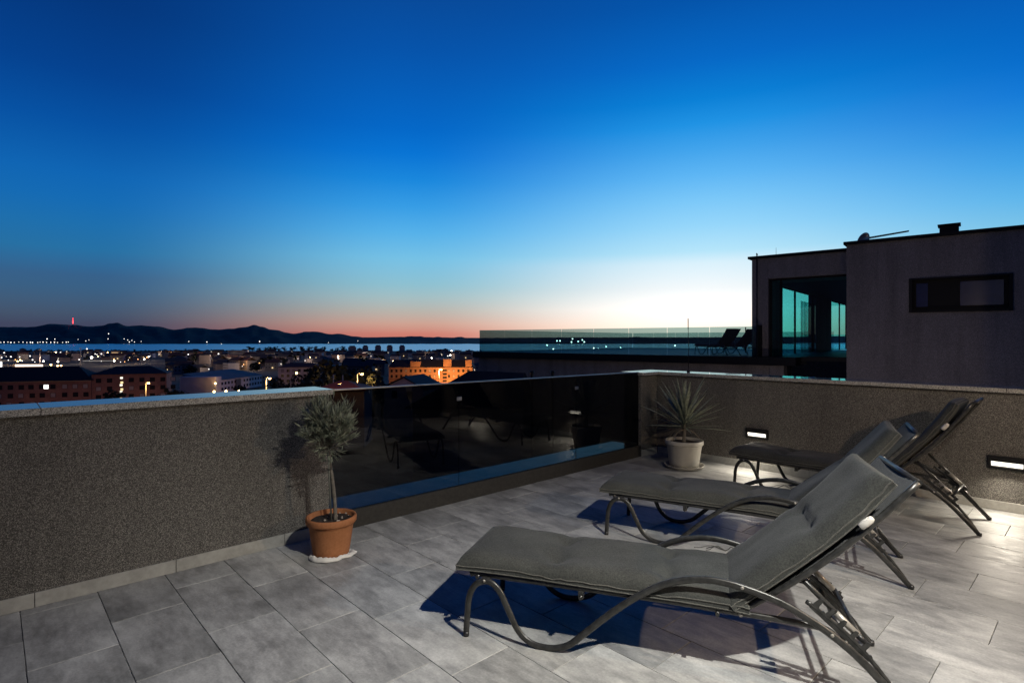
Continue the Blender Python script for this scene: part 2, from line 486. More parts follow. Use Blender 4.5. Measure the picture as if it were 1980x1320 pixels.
for a, b in ((-2.6, -1.49), (-1.49, .205), (.205, UL + .02)):
    MB().box((a + .0015, V1 - .045, 1.077), (b - .0015, V1 + .31, 1.117), .002).build('coping_slab', M['granite'], pw)
skirting(pw, U0, V1, UL, V1, .18 - 4 * .694, .694)
UR = 6.113
gb = empty('glass_balustrade', (0, 0, 0), TH)
tag(gb, 'smoked glass balustrade of three panes on a low speckled plinth beside the olive tree', 'balustrade')
MB().box((UL + .002, V1 + .004, -.3), (UR - .002, V1 + .056, .137), .003).build('plinth', M['plinth'], gb)
MB().box((UL + .002, V1 + .057, -.3), (UR - .002, V1 + .45, .134), .002).build('plinth_coping', M['granite'], gb)
def gtop(u): return 1.098 - .028 * (u - UL) / (UR - UL)
cuts = [UL + .012, 3.197, 4.876, UR - .008]
for a, b in zip(cuts, cuts[1:]):
    q = MB()
    y0, y1 = V1 + .035, V1 + .051
    a += .003; b -= .003
    q.add([(a,y0,.138),(b,y0,.138),(b,y1,.138),(a,y1,.138),(a,y0,gtop(a)),(b,y0,gtop(b)),(b,y1,gtop(b)),(a,y1,gtop(a))], [(3,2,1,0),(4,5,6,7),(0,1,5,4),(1,2,6,5),(2,3,7,6),(3,0,4,7)])
    q.build('glass_pane', M['glass_rail'], gb)
a, b = UL + .012, UR - .008
q = MB(); q.add([(a,V1+.031,gtop(a)+.001),(b,V1+.031,gtop(b)+.001),(b,V1+.055,gtop(b)+.001),(a,V1+.055,gtop(a)+.001),(a,V1+.031,gtop(a)+.011),(b,V1+.031,gtop(b)+.011),(b,V1+.055,gtop(b)+.011),(a,V1+.055,gtop(a)+.011)], [(3,2,1,0),(4,5,6,7),(0,1,5,4),(1,2,6,5),(2,3,7,6),(3,0,4,7)])
q.build('top_rail', M['alu'], gb)
for u_ in (3.197, 4.876):
    MB().box((u_ - .028, V1 + .026, .93), (u_ + .028, V1 + .0335, .965), .002).build('glass_clamp', M['alu'], gb)
rw = empty('parapet_wall', (0, 0, 0), TH)
tag(rw, 'speckled plaster parapet wall with two recessed lights behind the loungers', 'wall')
HR = 1.036
MB().box((U1, V0 - .6, -.3), (U1 + .27, V1 + .27, HR), .004).build('wall', M['grain'], rw)
MB().box((UR, V1 + .001, -.3), (U1 - .001, V1 + .27, HR), .004).build('corner_pier', M['grain'], rw)
cv = [V0 - .6, .62, 2.28, V1 - .045]
for a, b in zip(cv, cv[1:]):
    MB().box((U1 - .045, a + .0015, HR), (U1 + .31, b - .0015, HR + .039), .002).build('coping_slab', M['granite'], rw)
MB().box((UR - .02, V1 - .045, HR), (U1 + .31, V1 + .31, HR + .039), .002).build('coping_slab', M['granite'], rw)
skirting(rw, U1, V0, U1, V1 - .012, V0 + .21, .694)
skirting(rw, UR, V1, U1 - .012, V1, 9, .694)

# recessed wall lights in the right parapet
M['lamp_glow'] = emit('frosted_lamp_glow', (1.0, .93, .80), 2.4)
def sconce(v, z, label):
    t = empty('recessed_wall_light', uv(U1, v, z), TH)
    tag(t, label, 'wall light', 'recessed lights in the right parapet')
    W, H, D = .128, .056, .032
    q = MB()     # frame: four bars proud of the wall and a hood on top
    q.box((-D, -W, H - .022), (-.001, W, H), .002)
    q.box((-D, -W, -H), (-.001, W, -H + .016), .002)
    q.box((-D, -W, -H + .0165), (-.001, -W + .022, H - .0225), .002)
    q.box((-D, W - .022, -H + .0165), (-.001, W, H - .0225), .002)
    q.build('housing', M['frame_dark'], t)
    q = MB()
    q.add([(-.026, -W + .0225, .005), (-.026, W - .0225, .005), (-.003, W - .0225, .005), (-.003, -W + .0225, .005), (-.026, -W + .0225, .030), (-.026, W - .0225, .030), (-.003, W - .0225, .030), (-.003, -W + .0225, .030)], [(3,2,1,0),(4,5,6,7),(0,1,5,4),(1,2,6,5),(2,3,7,6),(3,0,4,7)])
    q.build('louvre', M['frame_dark'], t)
    q = MB(); q.add([(-.022, -W + .023, .004), (-.022, W - .023, .004), (-.006, W - .023, -.035), (-.006, -W + .023, -.035)], [(0, 1, 2, 3)])
    q.build('diffuser', M['lamp_glow'], t)
    ld = bpy.data.lights.new('wall_light_lamp', 'AREA'); ld.shape = 'RECTANGLE'; ld.size = .2; ld.size_y = .03
    ld.energy = 5.6; ld.color = (1.0, .90, .74); ld.spread = radians(140)
    lo = bpy.data.objects.new('wall_light_lamp', ld); C.objects.link(lo); lo.parent = t
    lo.location = (-.075, 0, -.016)
    d = Vector((-.60, 0, -.80)).normalized()
    lo.rotation_euler = Matrix((Vector((0, 1, 0)), (-d).cross(Vector((0, 1, 0))), -d)).transposed().to_euler()
    return t
sconce(2.79, .415, 'small recessed wall light glowing above the yucca-side lounger foot')
sconce(.62, .425, 'small recessed wall light glowing at the right edge of the photo')

# thin lightning rod standing behind the corner
lr = empty('lightning_rod', uv(6.72, 3.80, HR + .039))
tag(lr, 'thin upright lightning rod on the coping behind the yucca', 'rod')
MB().tube([(0, 0, 0), (.003, 0, .3), (-.004, 0, .62)], .0035, 6).build('rod', M['frame_dark'], lr)
MB().tube([(-.003, 0, .56), (-.004, 0, .70)], .0055, 6, r2=.0055).build('rod_tip', M['frame_dark'], lr)
MB().lathe([(0, .02), (.02, .018), (.022, 0), (0, 0)], 12).build('foot', M['frame_dark'], lr)

# the house behind the camera (only the smoked glass shows it)
HV = -1.45
hs = empty('house_facade', (0, 0, 0), TH)
tag(hs, 'dark penthouse front mirrored in the smoked glass balustrade', 'house')
def wallbox(a, b, n='wall', m='grain'): MB().box(a, b, .004).build(n, M[m], hs)
wallbox((5.85, HV - .3, -.01), (U1 - .002, V0, 2.55), 'pier')
wallbox((-2.9, HV - .3, -.01), (-2.0, HV, 2.55))
wallbox((3.3, HV - .3, -.01), (3.7, HV, 2.55))
wallbox((-2.9, HV - .3, 2.551), (U1 - .002, HV - .001, 4.4), 'upper_wall')
MB().box((-3.1, HV - 6, 4.401), (U1 + .1, HV + .04, 4.6), .01).build('roof_slab', M['grain'], hs)
MB().box((-2.9, HV - 5.9, -.01), (-2.6, HV - .31, 4.4)).build('side_wall', M['grain'], hs)
MB().box((U1 - .3, HV - 5.9, -.01), (U1, HV - .31, 4.4)).build('side_wall', M['grain'], hs)
MB().box((-2.9, HV - 6.2, -.01), (U1, HV - 5.91, 4.4)).build('rear_wall', M['grain'], hs)
for a, b in ((-2.0, .15), (.19, 1.74), (1.78, 3.3), (3.7, 4.75), (4.79, 5.84)):
    fr = MB()
    fr.box((a, HV - .18, 0), (a + .05, HV - .12, 2.55)); fr.box((b - .05, HV - .18, 0), (b, HV - .12, 2.55))
    fr.box((a + .051, HV - .18, 0), (b - .051, HV - .12, .06)); fr.box((a + .051, HV - .18, 2.49), (b - .051, HV - .12, 2.549))
    f = fr.build('sliding_door', M['frame_dark'], hs)
    MB().box((a + .0505, HV - .155, .0605), (b - .0505, HV - .145, 2.4895)).build('pane', M['glass_dark'], f)
# lit floodlight on the penthouse front
fp = Vector(FLOOD['pos']); fa = (Vector(FLOOD['aim']) - fp).normalized()
fu = fp.x * cos(TH) + fp.y * sin(TH)
t = empty('floodlight', uv(fu, HV, fp.z), TH)
tag(t, 'lit floodlight high on the penthouse front behind the viewer', 'floodlight')
fv = (-fp.x * sin(TH) + fp.y * cos(TH)) - HV
MB().box((-.06, .001, -.06), (.06, .015, .06), .003).build('backplate', M['frame_dark'], t)
MB().tube([(0, .01, 0), (0, fv - .06, .05)], .010, 8).build('bracket', M['frame_dark'], t)
hd = MB().box((-.11, fv - .07, .03), (.11, fv - .02, .17), .006).build('lamp_housing', M['frame_dark'], t)
M['bulb'] = emit('lamp_lens', (1.0, .95, .85), 20.0)
MB().box((-.095, fv - .019, .045), (.095, fv - .015, .155)).build('lens', M['bulb'], hd)
ld = bpy.data.lights.new('floodlight_lamp', 'SPOT'); ld.energy = FLOOD['power']; ld.color = FLOOD['color']
ld.shadow_soft_size = .03; ld.spot_size = radians(FLOOD['cone']); ld.spot_blend = FLOOD['blend']
lo = bpy.data.objects.new('floodlight_lamp', ld); C.objects.link(lo); lo.parent = t
lo.location = (0, fv + .01, 0)
lo.rotation_euler = (Matrix.Rotation(-TH, 3, 'Z') @ fa.to_track_quat('-Z', 'Y').to_matrix()).to_euler()
# its second, wide-angle head, added to fill in light outside the narrow beam
hd = MB().box((.15, fv - .07, .03), (.31, fv - .02, .15), .006).build('lamp_housing', M['frame_dark'], t)
MB().box((.165, fv - .019, .045), (.295, fv - .015, .135)).build('lens', M['bulb'], hd)
fa = (Vector(FLOOD['wide_aim']) - fp).normalized()
ld = bpy.data.lights.new('floodlight_fill_lamp', 'SPOT'); ld.energy = FLOOD['wide_power']; ld.color = FLOOD['color']
ld.shadow_soft_size = .03; ld.spot_size = radians(FLOOD['wide_cone']); ld.spot_blend = 1.0
lo = bpy.data.objects.new('floodlight_fill_lamp', ld); C.objects.link(lo); lo.parent = t
lo.location = (.23, fv + .01, 0)
lo.rotation_euler = (Matrix.Rotation(-TH, 3, 'Z') @ fa.to_track_quat('-Z', 'Y').to_matrix()).to_euler()
t = empty('wall_lamp', uv(WALL_LAMP['u'], HV, WALL_LAMP['z']), TH)
tag(t, 'warm wall lamp on the penthouse front between the sliding doors', 'lamp')
MB().box((-.05, .001, -.08), (.05, .014, .08), .003).build('backplate', M['frame_dark'], t)
MB().lathe([(.0, .05), (.028, .05), (.03, .045), (.03, -.04), (.028, -.045), (0, -.045)], 16, (0, .055, 0)).build('lamp_shade', emit('warm_lamp_glass', (1.0, .72, .48), 6.0), t)
ld = bpy.data.lights.new('wall_lamp_light', 'POINT'); ld.energy = WALL_LAMP['power']; ld.color = WALL_LAMP['color']; ld.shadow_soft_size = .03
lo = bpy.data.objects.new('wall_lamp_light', ld); C.objects.link(lo); lo.parent = t; lo.location = (0, WALL_LAMP['v'] - HV, 0)
body = empty('apartment_house', (0, 0, 0), TH)
tag(body, 'apartment house that carries the terrace, outside the picture below the parapets', 'building')
MB().box((U0 - .3, V0 - 6, -19), (U1 + .28, V1 + .26, -.352)).build('wall', M['grain'], body)
# ================================================================== SUN LOUNGERS
def spline(pts, k=5):
    pts = [Vector(p) for p in pts]; out = []
    for i in range(len(pts) - 1):
        p0, p1, p2, p3 = pts[max(i-1, 0)], pts[i], pts[i+1], pts[min(i+2, len(pts)-1)]
        for j in range(k):
            t = j / k
            out.append(.5 * ((2*p1) + (p2-p0)*t + (2*p0-5*p1+4*p2-p3)*t*t + (3*p1-p0-3*p2+p3)*t**3))
    return out + [pts[-1]]
LW = .55
HG = (1.285, .300)                     # back hinge
BD = Vector((.733, 0, .680)); BN = Vector((-.680, 0, .733))
def cushion_mesh(Ln, W, T, fr, seed, tufts, ns=60, nw=26, tie_crush=0.0, deep=1.0):
    """quilted pad: fr(s) -> origin, tangent, normal in the lounger's x-z plane"""
    m = MB(); m.sm = True
    def co(a, b, side):
        al, be = abs(a), abs(b)
        s = Ln * (.5 + .5 * a * (1 - .012 * (1 - be ** 4)))
        y = W * .5 * b * (1 - .030 * (1 - al ** 8) + .012 * al ** 24)
        h = T * sqrt(max(0, (1 - al ** 22)) * max(0, (1 - be ** 7)))
        q = mn.noise((s * 2.2 + seed, y * 3.0, seed * 1.7))
        q2 = mn.noise((s * 9 + seed, y * 11, 4 + seed))
        if side > 0:
            z = .041 + .55 * h + (.010 * q + .0035 * q2) * min(1, h / T * 1.2)
            for ts, ty in tufts:
                dx, dy = s - ts, y - ty
                r2 = dx * dx + dy * dy
                z -= deep * (.026 * math.exp(-r2 / .0020) + .012 * math.exp(-r2 / .016))
                z -= .012 * math.exp(-(dx / .030) ** 2) * math.exp(-(dy / .17) ** 2)
                th_ = atan2(dy, dx); rr_ = sqrt(r2)
                z -= .0045 * max(0, cos(th_ * 5 + ts * 9)) * math.exp(-((rr_ - .06) / .05) ** 2)
            rim = (1 - be) * W * .5
            z += .0026 * sin(s * 38 + 14 * q) * math.exp(-rim / .035) * (1 if al < .97 else 0)
            z -= .006 * max(0, mn.noise((s * 5 + seed * 3, y * 1.6, 7))) * min(1, h / T)
        else:
            z = .020 - .24 * h + .004 * q
        z -= .010 * (be ** 10) * (1 + .8 * q) + tie_crush * max(0, (s / Ln - .80) / .2) * (be ** 5) * .5
        P, t, n = fr(s)
        return P + n * z + Vector((0, y + W * .5, 0))
    def wp(i, n):     # crowd rows to the rim
        t = 2 * i / n - 1
        return math.copysign(1 - (1 - abs(t)) ** 1.7, t)
    A = [wp(i, ns) for i in range(ns + 1)]; B = [wp(j, nw) for j in range(nw + 1)]
    top = [co(a, b, 1) for a in A for b in B]; bot = [co(a, b, -1) for a in A for b in B]
    k = nw + 1
    m.add(top, [(i*k+j, i*k+j+1, (i+1)*k+j+1, (i+1)*k+j) for i in range(ns) for j in range(nw)])
    m.add(bot, [(i*k+j, (i+1)*k+j, (i+1)*k+j+1, i*k+j+1) for i in range(ns) for j in range(nw)])
    rim = [top[0*k+j] for j in range(0, k)] + [top[i*k+nw] for i in range(1, ns+1)] + [top[ns*k+j] for j in range(nw-1, -1, -1)] + [top[i*k] for i in range(ns-1, -1, -1)]
    rimb = [bot[0*k+j] for j in range(0, k)] + [bot[i*k+nw] for i in range(1, ns+1)] + [bot[ns*k+j] for j in range(nw-1, -1, -1)] + [bot[i*k] for i in range(ns-1, -1, -1)]
    n_ = len(rim)
    m.add(rim + rimb, [(i, (i + 1) % n_, n_ + (i + 1) % n_, n_ + i) for i in range(n_)])
    return m, (rim, rimb)
def lounger(loc, rz, seed, label, group, cushions=True, frame_src=None):
    t = empty('sun_lounger', loc, radians(rz))
    tag(t, label, 'sun lounger', group)
    if frame_src is not None:
        for ch in list(frame_src.children):
            if cushions and ch.name.split('.')[0] in ('seat_cushion', 'back_cushion'): continue
            copy_tree(ch, t)
    else:
        arm = spline([(x, 0, z) for x, z in [(.003, .004), (.010, .10), (.021, .20), (.053, .264), (.10, .290), (.144, .285), (.186, .247), (.227, .17), (.281, .070), (.348, .022), (.427, .0125), (.491, .025), (.542, .050),
               (.605, .107), (.728, .221), (.848, .318), (.964, .390), (1.06, .425), (1.15, .440), (1.23, .438), (1.319, .422), (1.448, .385), (1.547, .336), (1.644, .278), (1.739, .203), (1.84, .10), (1.925, .006)]], 4)
        for y in (0, LW):
            MB().tube([p + Vector((0, y, 0)) for p in arm], .0160, 10, r2=.0100, side=(0, 1, 0)).build('side_leg', M['metal'], t)
        for y in (.032, LW - .032):
            MB().tube(spline([(.03, y, .300), (.06, y, .309), (.5, y, .309), (1.0, y, .307), (1.30, y, .300), (1.50, y, .296), (1.62, y, .286), (1.655, y - (.02 if y < .2 else -.02), .276)]), .0135, 10, r2=.011, side=(0, 1, 0)).build('seat_rail', M['metal'], t)
            sgn = -1 if y < .2 else 1
            bp = [Vector((HG[0], y, HG[1])) + BD * s - BN * (.035 * sin(pi * s / .92)) for s in [i * .92 / 14 for i in range(15)]]
            MB().tube(bp, .0135, 10, r2=.011, side=(0, 1, 0)).build('back_rail', M['metal'], t)
            c = Vector((1.770, y + sgn * .022, .752))
            q = MB(); q.sm = True
            q.tube([c - BD * .030, c - BD * .026, c - BD * .004, c + BD * .022, c + BD * .034], .0155, 10, r2=.010, side=(0, 1, 0), radii=[.7, 1, 1.1, 1.0, .55])
            q.build('end_cap', M['white_plastic'], t)
            # prop arm with sleeve and plug
            p0 = Vector((1.520, y + sgn * -.022, .497)); p1 = Vector((1.757, y + sgn * -.022, .262))
            d = (p1 - p0)
            pa = MB().tube([p0, p0 + d * .62], .0115, 10).build('prop_arm', M['metal'], t)
            MB().tube([p0 + d * .62, p0 + d * .96], .0145, 10).build('sleeve', M['rail_grey'], pa)
            MB().tube([p0 + d * .96, p0 + d * 1.12], .0135, 10, radii=[1, .8]).build('plug', M['black_plastic'], pa)
            # second rear strut and notched rack plate
            st = spline([(1.555, y, .390), (1.66, y, .315), (1.76, y, .222), (1.85, y, .11), (1.918, y - sgn * -.018, .012)])
            MB().tube(st, .010, 8, r2=.008, side=(0, 1, 0)).build('rear_strut', M['metal'], t)
            e0, e1 = Vector((1.575, 0, .380)), Vector((1.790, 0, .188))
            ax = (e1 - e0).normalized(); nx = Vector((-ax.z, 0, ax.x)) * 1.0
            if nx.z < 0: nx = -nx
            poly = []
            Lr = (e1 - e0).length; nh = 5
            for i in range(nh):
                s0 = Lr * i / nh; w_ = Lr / nh
                for ds, h in ((.0, .014), (.06, .046), (.26, .050), (.36, .040), (.34, .022), (.46, .010), (.66, .008), (.84, .016)):
                    P = e0 + ax * (s0 + ds * w_) + nx * h; poly.append((P.x, P.z))
            P = e1 + nx * .012; poly.append((P.x, P.z)); P = e1 - nx * .012; poly.append((P.x, P.z)); P = e0 - nx * .014; poly.append((P.x, P.z))
            yy = y + sgn * .004
            # triangulated fan is not safe on a saw outline: lay it as strips
            q = MB(); n_ = len(poly) - 2
            bl = Vector((poly[-1][0], 0, poly[-1][1])); br = Vector((poly[-2][0], 0, poly[-2][1]))
            ups = poly[:-2]
            lows = [bl + (br - bl) * (i / (len(ups) - 1)) for i in range(len(ups))]
            vs = []
            for dy in (-.0025, .0025):
                vs += [(a, yy + dy, b) for a, b in ups] + [(l.x, yy + dy, l.z) for l in lows]
            k = len(ups); fs = []
            for i in range(k - 1):
                fs += [(i, i+1, k+i+1, k+i), (2*k+i, 3*k+i, 3*k+i+1, 2*k+i+1), (i, 2*k+i, 2*k+i+1, i+1), (k+i, k+i+1, 3*k+i+1, 3*k+i)]
            fs += [(0, k, 3*k, 2*k), (k-1, 3*k-1, 4*k-1, 2*k-1)]
            q.add(vs, fs); q.build('notched_rack', M['metal'], t)
            MB().lathe([(0, 0), (.008, .001), (.009, .004), (0, .006)], 10).build('hinge_pin', M['rail_grey'], t, (HG[0] + .01, y + sgn * .016, HG[1]), 0).rotation_euler = (radians(90 if sgn < 0 else -90), 0, 0)
            q = MB(); q.box((.575, y - .012, .262), (.60, y + .012, .300), .002); q.build('bracket', M['metal'], t)
            q = MB(); q.box((.085, y - .026 if sgn < 0 else y - .010, .288), (.125, y + .010 if sgn < 0 else y + .026, .304), .002); q.build('bracket', M['metal'], t)
            for bx, bz in ((.105, .296), (1.644, .281), (1.30, .428)):
                o_ = MB().lathe([(0, .005), (.005, .0045), (.0075, .002), (.0075, 0)], 10).build('bolt', M['rail_grey'], t, (bx, (0 if sgn < 0 else LW) + sgn * .0095, bz))
                o_.rotation_euler = (radians(90 if sgn < 0 else -90), 0, 0)
            for fx in (.004, 1.924):
                MB().lathe([(0, 0.001), (.015, .001), (.016, .012), (.0145, .024), (0, .024)], 12).build('rubber_foot', M['black_plastic'], t, (fx, 0 if sgn < 0 else LW, 0))
        E_ = Vector((HG[0], 0, HG[1])) + BD * .92
        MB().tube([E_ + Vector((0, .024, 0)), E_ + Vector((0, LW - .024, 0))], .0125, 10).build('head_bar', M['metal'], t)
        for x, z in ((.06, .300), (.588, .272), (1.20, .290), (1.700, .243)):
            MB().tube([(x, .006, z), (x, LW - .006, z)], .0095, 8).build('cross_bar', M['metal'], t)
        MB().tube([(1.757, .045, .268), (1.757, LW - .045, .268)], .0105, 8).build('prop_bar', M['metal'], t)
        # mesh sling
        q = MB(); q.sm = True
        n1, n2 = 18, 6
        def sl(i, j, top):
            y = .036 + (LW - .072) * j / n2
            x = .04 + 1.24 * i / n1
            return (x, y, .314 - .010 * sin(pi * j / n2) + (.003 if top else 0))
        for top in (1, 0):
            q.add([sl(i, j, top) for i in range(n1+1) for j in range(n2+1)], [(i*(n2+1)+j, i*(n2+1)+j+1, (i+1)*(n2+1)+j+1, (i+1)*(n2+1)+j) for i in range(n1) for j in range(n2)])
        q.build('seat_sling', M['sling'], t)
        q = MB(); q.sm = True
        def sb(i, j, top):
            y = .036 + (LW - .072) * j / n2; s = .02 + .89 * i / n1
            P = Vector((HG[0], y, HG[1])) + BD * s - BN * (.035 * sin(pi * s / .92)) + BN * (.009 - .008 * sin(pi * j / n2) + (.003 if top else 0))
            return P
        for top in (1, 0):
            q.add([sb(i, j, top) for i in range(n1+1) for j in range(n2+1)], [(i*(n2+1)+j, i*(n2+1)+j+1, (i+1)*(n2+1)+j+1, (i+1)*(n2+1)+j) for i in range(n1) for j in range(n2)])
        q.build('back_sling', M['sling'], t)
    if not cushions: return t
    CW = LW - .015
    def fseat(s):
        x = -.055 + s
        return Vector((x, .0075, .314 + .004 * sin(x * 3 + seed))), Vector((1, 0, 0)), Vector((0, 0, 1))
    def fback(s):
        return Vector((HG[0], .0075, HG[1])) + BD * (.0 + s) + BN * (.012 - .022 * sin(pi * s / .92) * .6 + (.032 * max(0, (s - .52) / .34) ** 2)), BD, BN
    tf = [(.44 + .055, -.12), (.44 + .055, .12), (.98 + .055, -.12), (.98 + .055, .12)]
    m, rim = cushion_mesh(1.385, CW, .096, fseat, seed, tf, tie_crush=.02)
    sc = m.build('seat_cushion', M['cushion'], t)
    for r_ in rim: MB().tube(r_ + [r_[0]], .0036, 6, cap=False).build('piping', M['piping'], sc)
    m, rim = cushion_mesh(.852, CW, .086, fback, seed + 3.3, [(.47, -.11), (.47, .11)], ns=48, deep=.38)
    bc = m.build('back_cushion', M['cushion'], t)
    for r_ in rim: MB().tube(r_ + [r_[0]], .0036, 6, cap=False).build('piping', M['piping'], bc)
    rr = random.Random(int(seed * 10))
    for ang, ln_ in ((2.6, .11), (2.95, .16), (.4, .07), (3.3, .10)):
        a0 = Vector((1.255, LW - .03, .392))
        pts = [a0 + Vector((cos(ang) * ln_ * k, sin(ang) * ln_ * .35 * k, .022 * sin(pi * min(1, k * 1.1)) - .006 * k + rr.uniform(-.004, .004))) for k in (0, .2, .4, .6, .8, 1)]
        MB().tube(spline(pts, 3), .0016, 6, r2=.005).build('tie_ribbon', M['piping'], sc)
    return t
GRP = 'three cushioned sun loungers fanned out on the terrace'
lg1 = lounger((-.236, 2.835, 0), -18.5, 1.0, 'nearest grey cushioned sun lounger with curved steel legs, front of the three', GRP)
lg2 = lounger((.724, 4.304, 0), -29.2, 5.2, 'middle grey cushioned sun lounger of the three on the tiles', GRP, frame_src=lg1)
lg3 = lounger((2.25, 5.67, 0), -46.5, 8.7, 'farthest grey cushioned sun lounger, next to the lit right parapet', GRP, frame_src=lg1)

def raise_back(t, deg):
    R_ = Matrix.Rotation(radians(-deg), 3, 'Y'); h = Vector((HG[0], 0, HG[1]))
    for ch in t.children:
        if ch.name.split('.')[0] in ('back_rail', 'back_sling', 'back_cushion', 'head_bar', 'end_cap'):
            ch.rotation_euler = R_.to_euler(); ch.location = h - R_ @ h
raise_back(lg3, 7.0)

# ================================================================== POTTED OLIVE
def leaf(m, base, d, ln_, wd, curl, rr, up=Vector((0, 0, 1))):
    d = d.normalized()
    a = d.cross(up)
    if a.length < .05: a = d.cross(Vector((1, 0, 0)))
    a.normalize()
    a = (Matrix.Rotation(rr.uniform(-1.2, 1.2), 3, d) @ a)
    n = a.cross(d)
    p = [base, base + d * ln_ * .45 + a * wd, base + d * ln_ - n * curl, base + d * ln_ * .45 - a * wd, base + d * ln_ * .5 - n * wd * .35]
    m.add(p, [(0, 1, 4), (1, 2, 4), (2, 3, 4), (3, 0, 4)])
ob = Vector((-1.262, 3.905, 0))
ol = empty('olive_tree', ob + Vector((0, 0, .26)))
tag(ol, 'small ball-crowned olive tree growing in the terracotta pot', 'tree')
rr = random.Random(11)
tr = spline([(.03, 0, -.03), (.022, .004, .12), (.006, 0, .28), (-.012, .004, .40), (-.018, .002, .50)])
MB().tube(tr, .011, 10, radii=[1.25 - .45 * i / (len(tr) - 1) for i in range(len(tr))]).build('trunk', M['bark'], ol)
MB().tube([(.006, -.016, -.03), (-.012, -.010, .30), (-.022, -.006, .46)], .006, 8).build('stake', M['stake'], ol)
MB().tube([(-.03, -.012, .335), (0, -.022, .338), (.012, -.004, .34), (-.004, .012, .338), (-.024, .004, .335), (-.03, -.012, .335)], .0025, 6).build('tie', M['black_plastic'], ol)
br = MB(); lf = MB()
cc = Vector((-.02, 0, .655))
tips = []
for i in range(205):
    th = rr.uniform(0, 2 * pi); cz = rr.uniform(-.65, 1)
    s_ = sqrt(max(0, 1 - cz * cz))
    R_ = .196 * rr.uniform(.5, 1.0)
    tip = cc + Vector((cos(th) * s_ * R_ * 1.02, sin(th) * s_ * R_ * 1.02, cz * R_ * 1.0))
    o_ = Vector((-.016, 0, .47 + .12 * rr.random()))
    mid = o_.lerp(tip, .5) + Vector((rr.uniform(-.02, .02), rr.uniform(-.02, .02), -.012))
    br.tube([o_, mid, tip], .0028, 5, radii=[1, .7, .4])
    d0 = (tip - o_).normalized()
    for k in range(15):
        q = rr.uniform(.35, 1.04)
        pb = mid.lerp(tip, (q - .5) * 2) if q > .5 else o_.lerp(mid, q * 2)
        dd = d0 * .8 + Vector((rr.gauss(0, .42), rr.gauss(0, .42), rr.gauss(.32, .36)))
        leaf(lf, pb, dd, rr.uniform(.048, .078), rr.uniform(.0045, .0072), rr.uniform(-.006, .008), rr)
for i in range(26):      # drooping shoots under the ball
    th = rr.uniform(0, 2 * pi); o_ = Vector((-.016, 0, .47))
    tip = o_ + Vector((cos(th) * rr.uniform(.05, .15), sin(th) * rr.uniform(.05, .15), rr.uniform(-.05, .05)))
    br.tube([o_, o_.lerp(tip, .5) + Vector((0, 0, .015)), tip], .002, 5)
    for k in range(7):
        leaf(lf, o_.lerp(tip, rr.uniform(.4, 1)), (tip - o_) + Vector((rr.gauss(0, .06), rr.gauss(0, .06), rr.gauss(0, .05))), rr.uniform(.035, .055), .0045, .004, rr)
cr = br.build('branches', M['bark'], ol)
lo_ = lf.build('crown', M['olive_leaf'], ol)
for i in range(18):      # dry bunch hanging at the graft
    pass
pot = empty('terracotta_pot', ob)
tag(pot, 'round terracotta pot holding the olive tree on the tiles', 'pot')
MB().lathe([(0, .008), (.112, .008), (.120, .014), (.128, .06), (.150, .215), (.153, .222), (.164, .226), (.170, .236), (.171, .266), (.166, .274), (.156, .274), (.151, .262), (.148, .23), (.12, .22), (0, .222)], 44).build('pot_body', M['terra'], pot)
MB().lathe([(.1525, .214), (.1565, .217), (.1568, .221), (.153, .2235)], 44).build('band', M['terra'], pot)
q = MB(); q.sm = True
n = 26; rings = 8
so = [(0, 0, .247)] + [(.1495 * r / rings * cos(2*pi*j/n), .1495 * r / rings * sin(2*pi*j/n), .244 + .010 * mn.noise((r * .8 + 9, j * .7, 0)) + (0 if r < rings else -.004)) for r in range(1, rings + 1) for j in range(n)]
q.add(so, [(0, 1 + j, 1 + (j + 1) % n) for j in range(n)] + [(1 + (r-1)*n + j, 1 + r*n + j, 1 + r*n + (j+1) % n, 1 + (r-1)*n + (j+1) % n) for r in range(1, rings) for j in range(n)])
soil = q.build('soil', M['soil'], pot)
q = MB()
for i in range(14):
    th, r = rr.uniform(0, 2*pi), rr.uniform(.04, .14); s_ = rr.uniform(.004, .011)
    c = Vector((r*cos(th), r*sin(th), .252))
    q.add([c + Vector((s_, 0, 0)), c + Vector((0, s_*1.3, 0)), c + Vector((-s_, 0, 0)), c + Vector((0, -s_, 0)), c + Vector((0, 0, s_*.7)), c - Vector((0, 0, s_))], [(0,1,4),(1,2,4),(2,3,4),(3,0,4),(1,0,5),(2,1,5),(3,2,5),(0,3,5)])
q.build('bark_chips', M['pebble'], soil)
# rag under the pot
q = MB(); q.sm = True
n, k = 72, 7
vs = []
for i in range(k):
    for j in range(n):
        th = 2 * pi * j / n; r0 = .105 + .05 * i / (k - 1)
        r = r0 + .005 * mn.noise((cos(th) * 2.2, sin(th) * 2.2, 3)) * i + (.010 * sin(th * 3 + .6)) * (i / k)
        f_ = .55 + .45 * cos(th + 1.9)
        z = .004 + .030 * f_ * max(0, 1 - abs(i - 3.4) / 3) * (1 + .9 * mn.noise((th * 5, i * .6, 1))) - (.002 if i == k - 1 else 0)
        vs.append((r * cos(th), r * sin(th), max(.001, z)))
q.add(vs, [(i*n+j, i*n+(j+1) % n, (i+1)*n+(j+1) % n, (i+1)*n+j) for i in range(k-1) for j in range(n)])
rag = q.build('white_rag', M['cloth'], None, ob)
rag.modifiers.new('thickness', 'SOLIDIFY').thickness = .003
tag(rag, 'crumpled white rag lying under the terracotta pot', 'cloth')

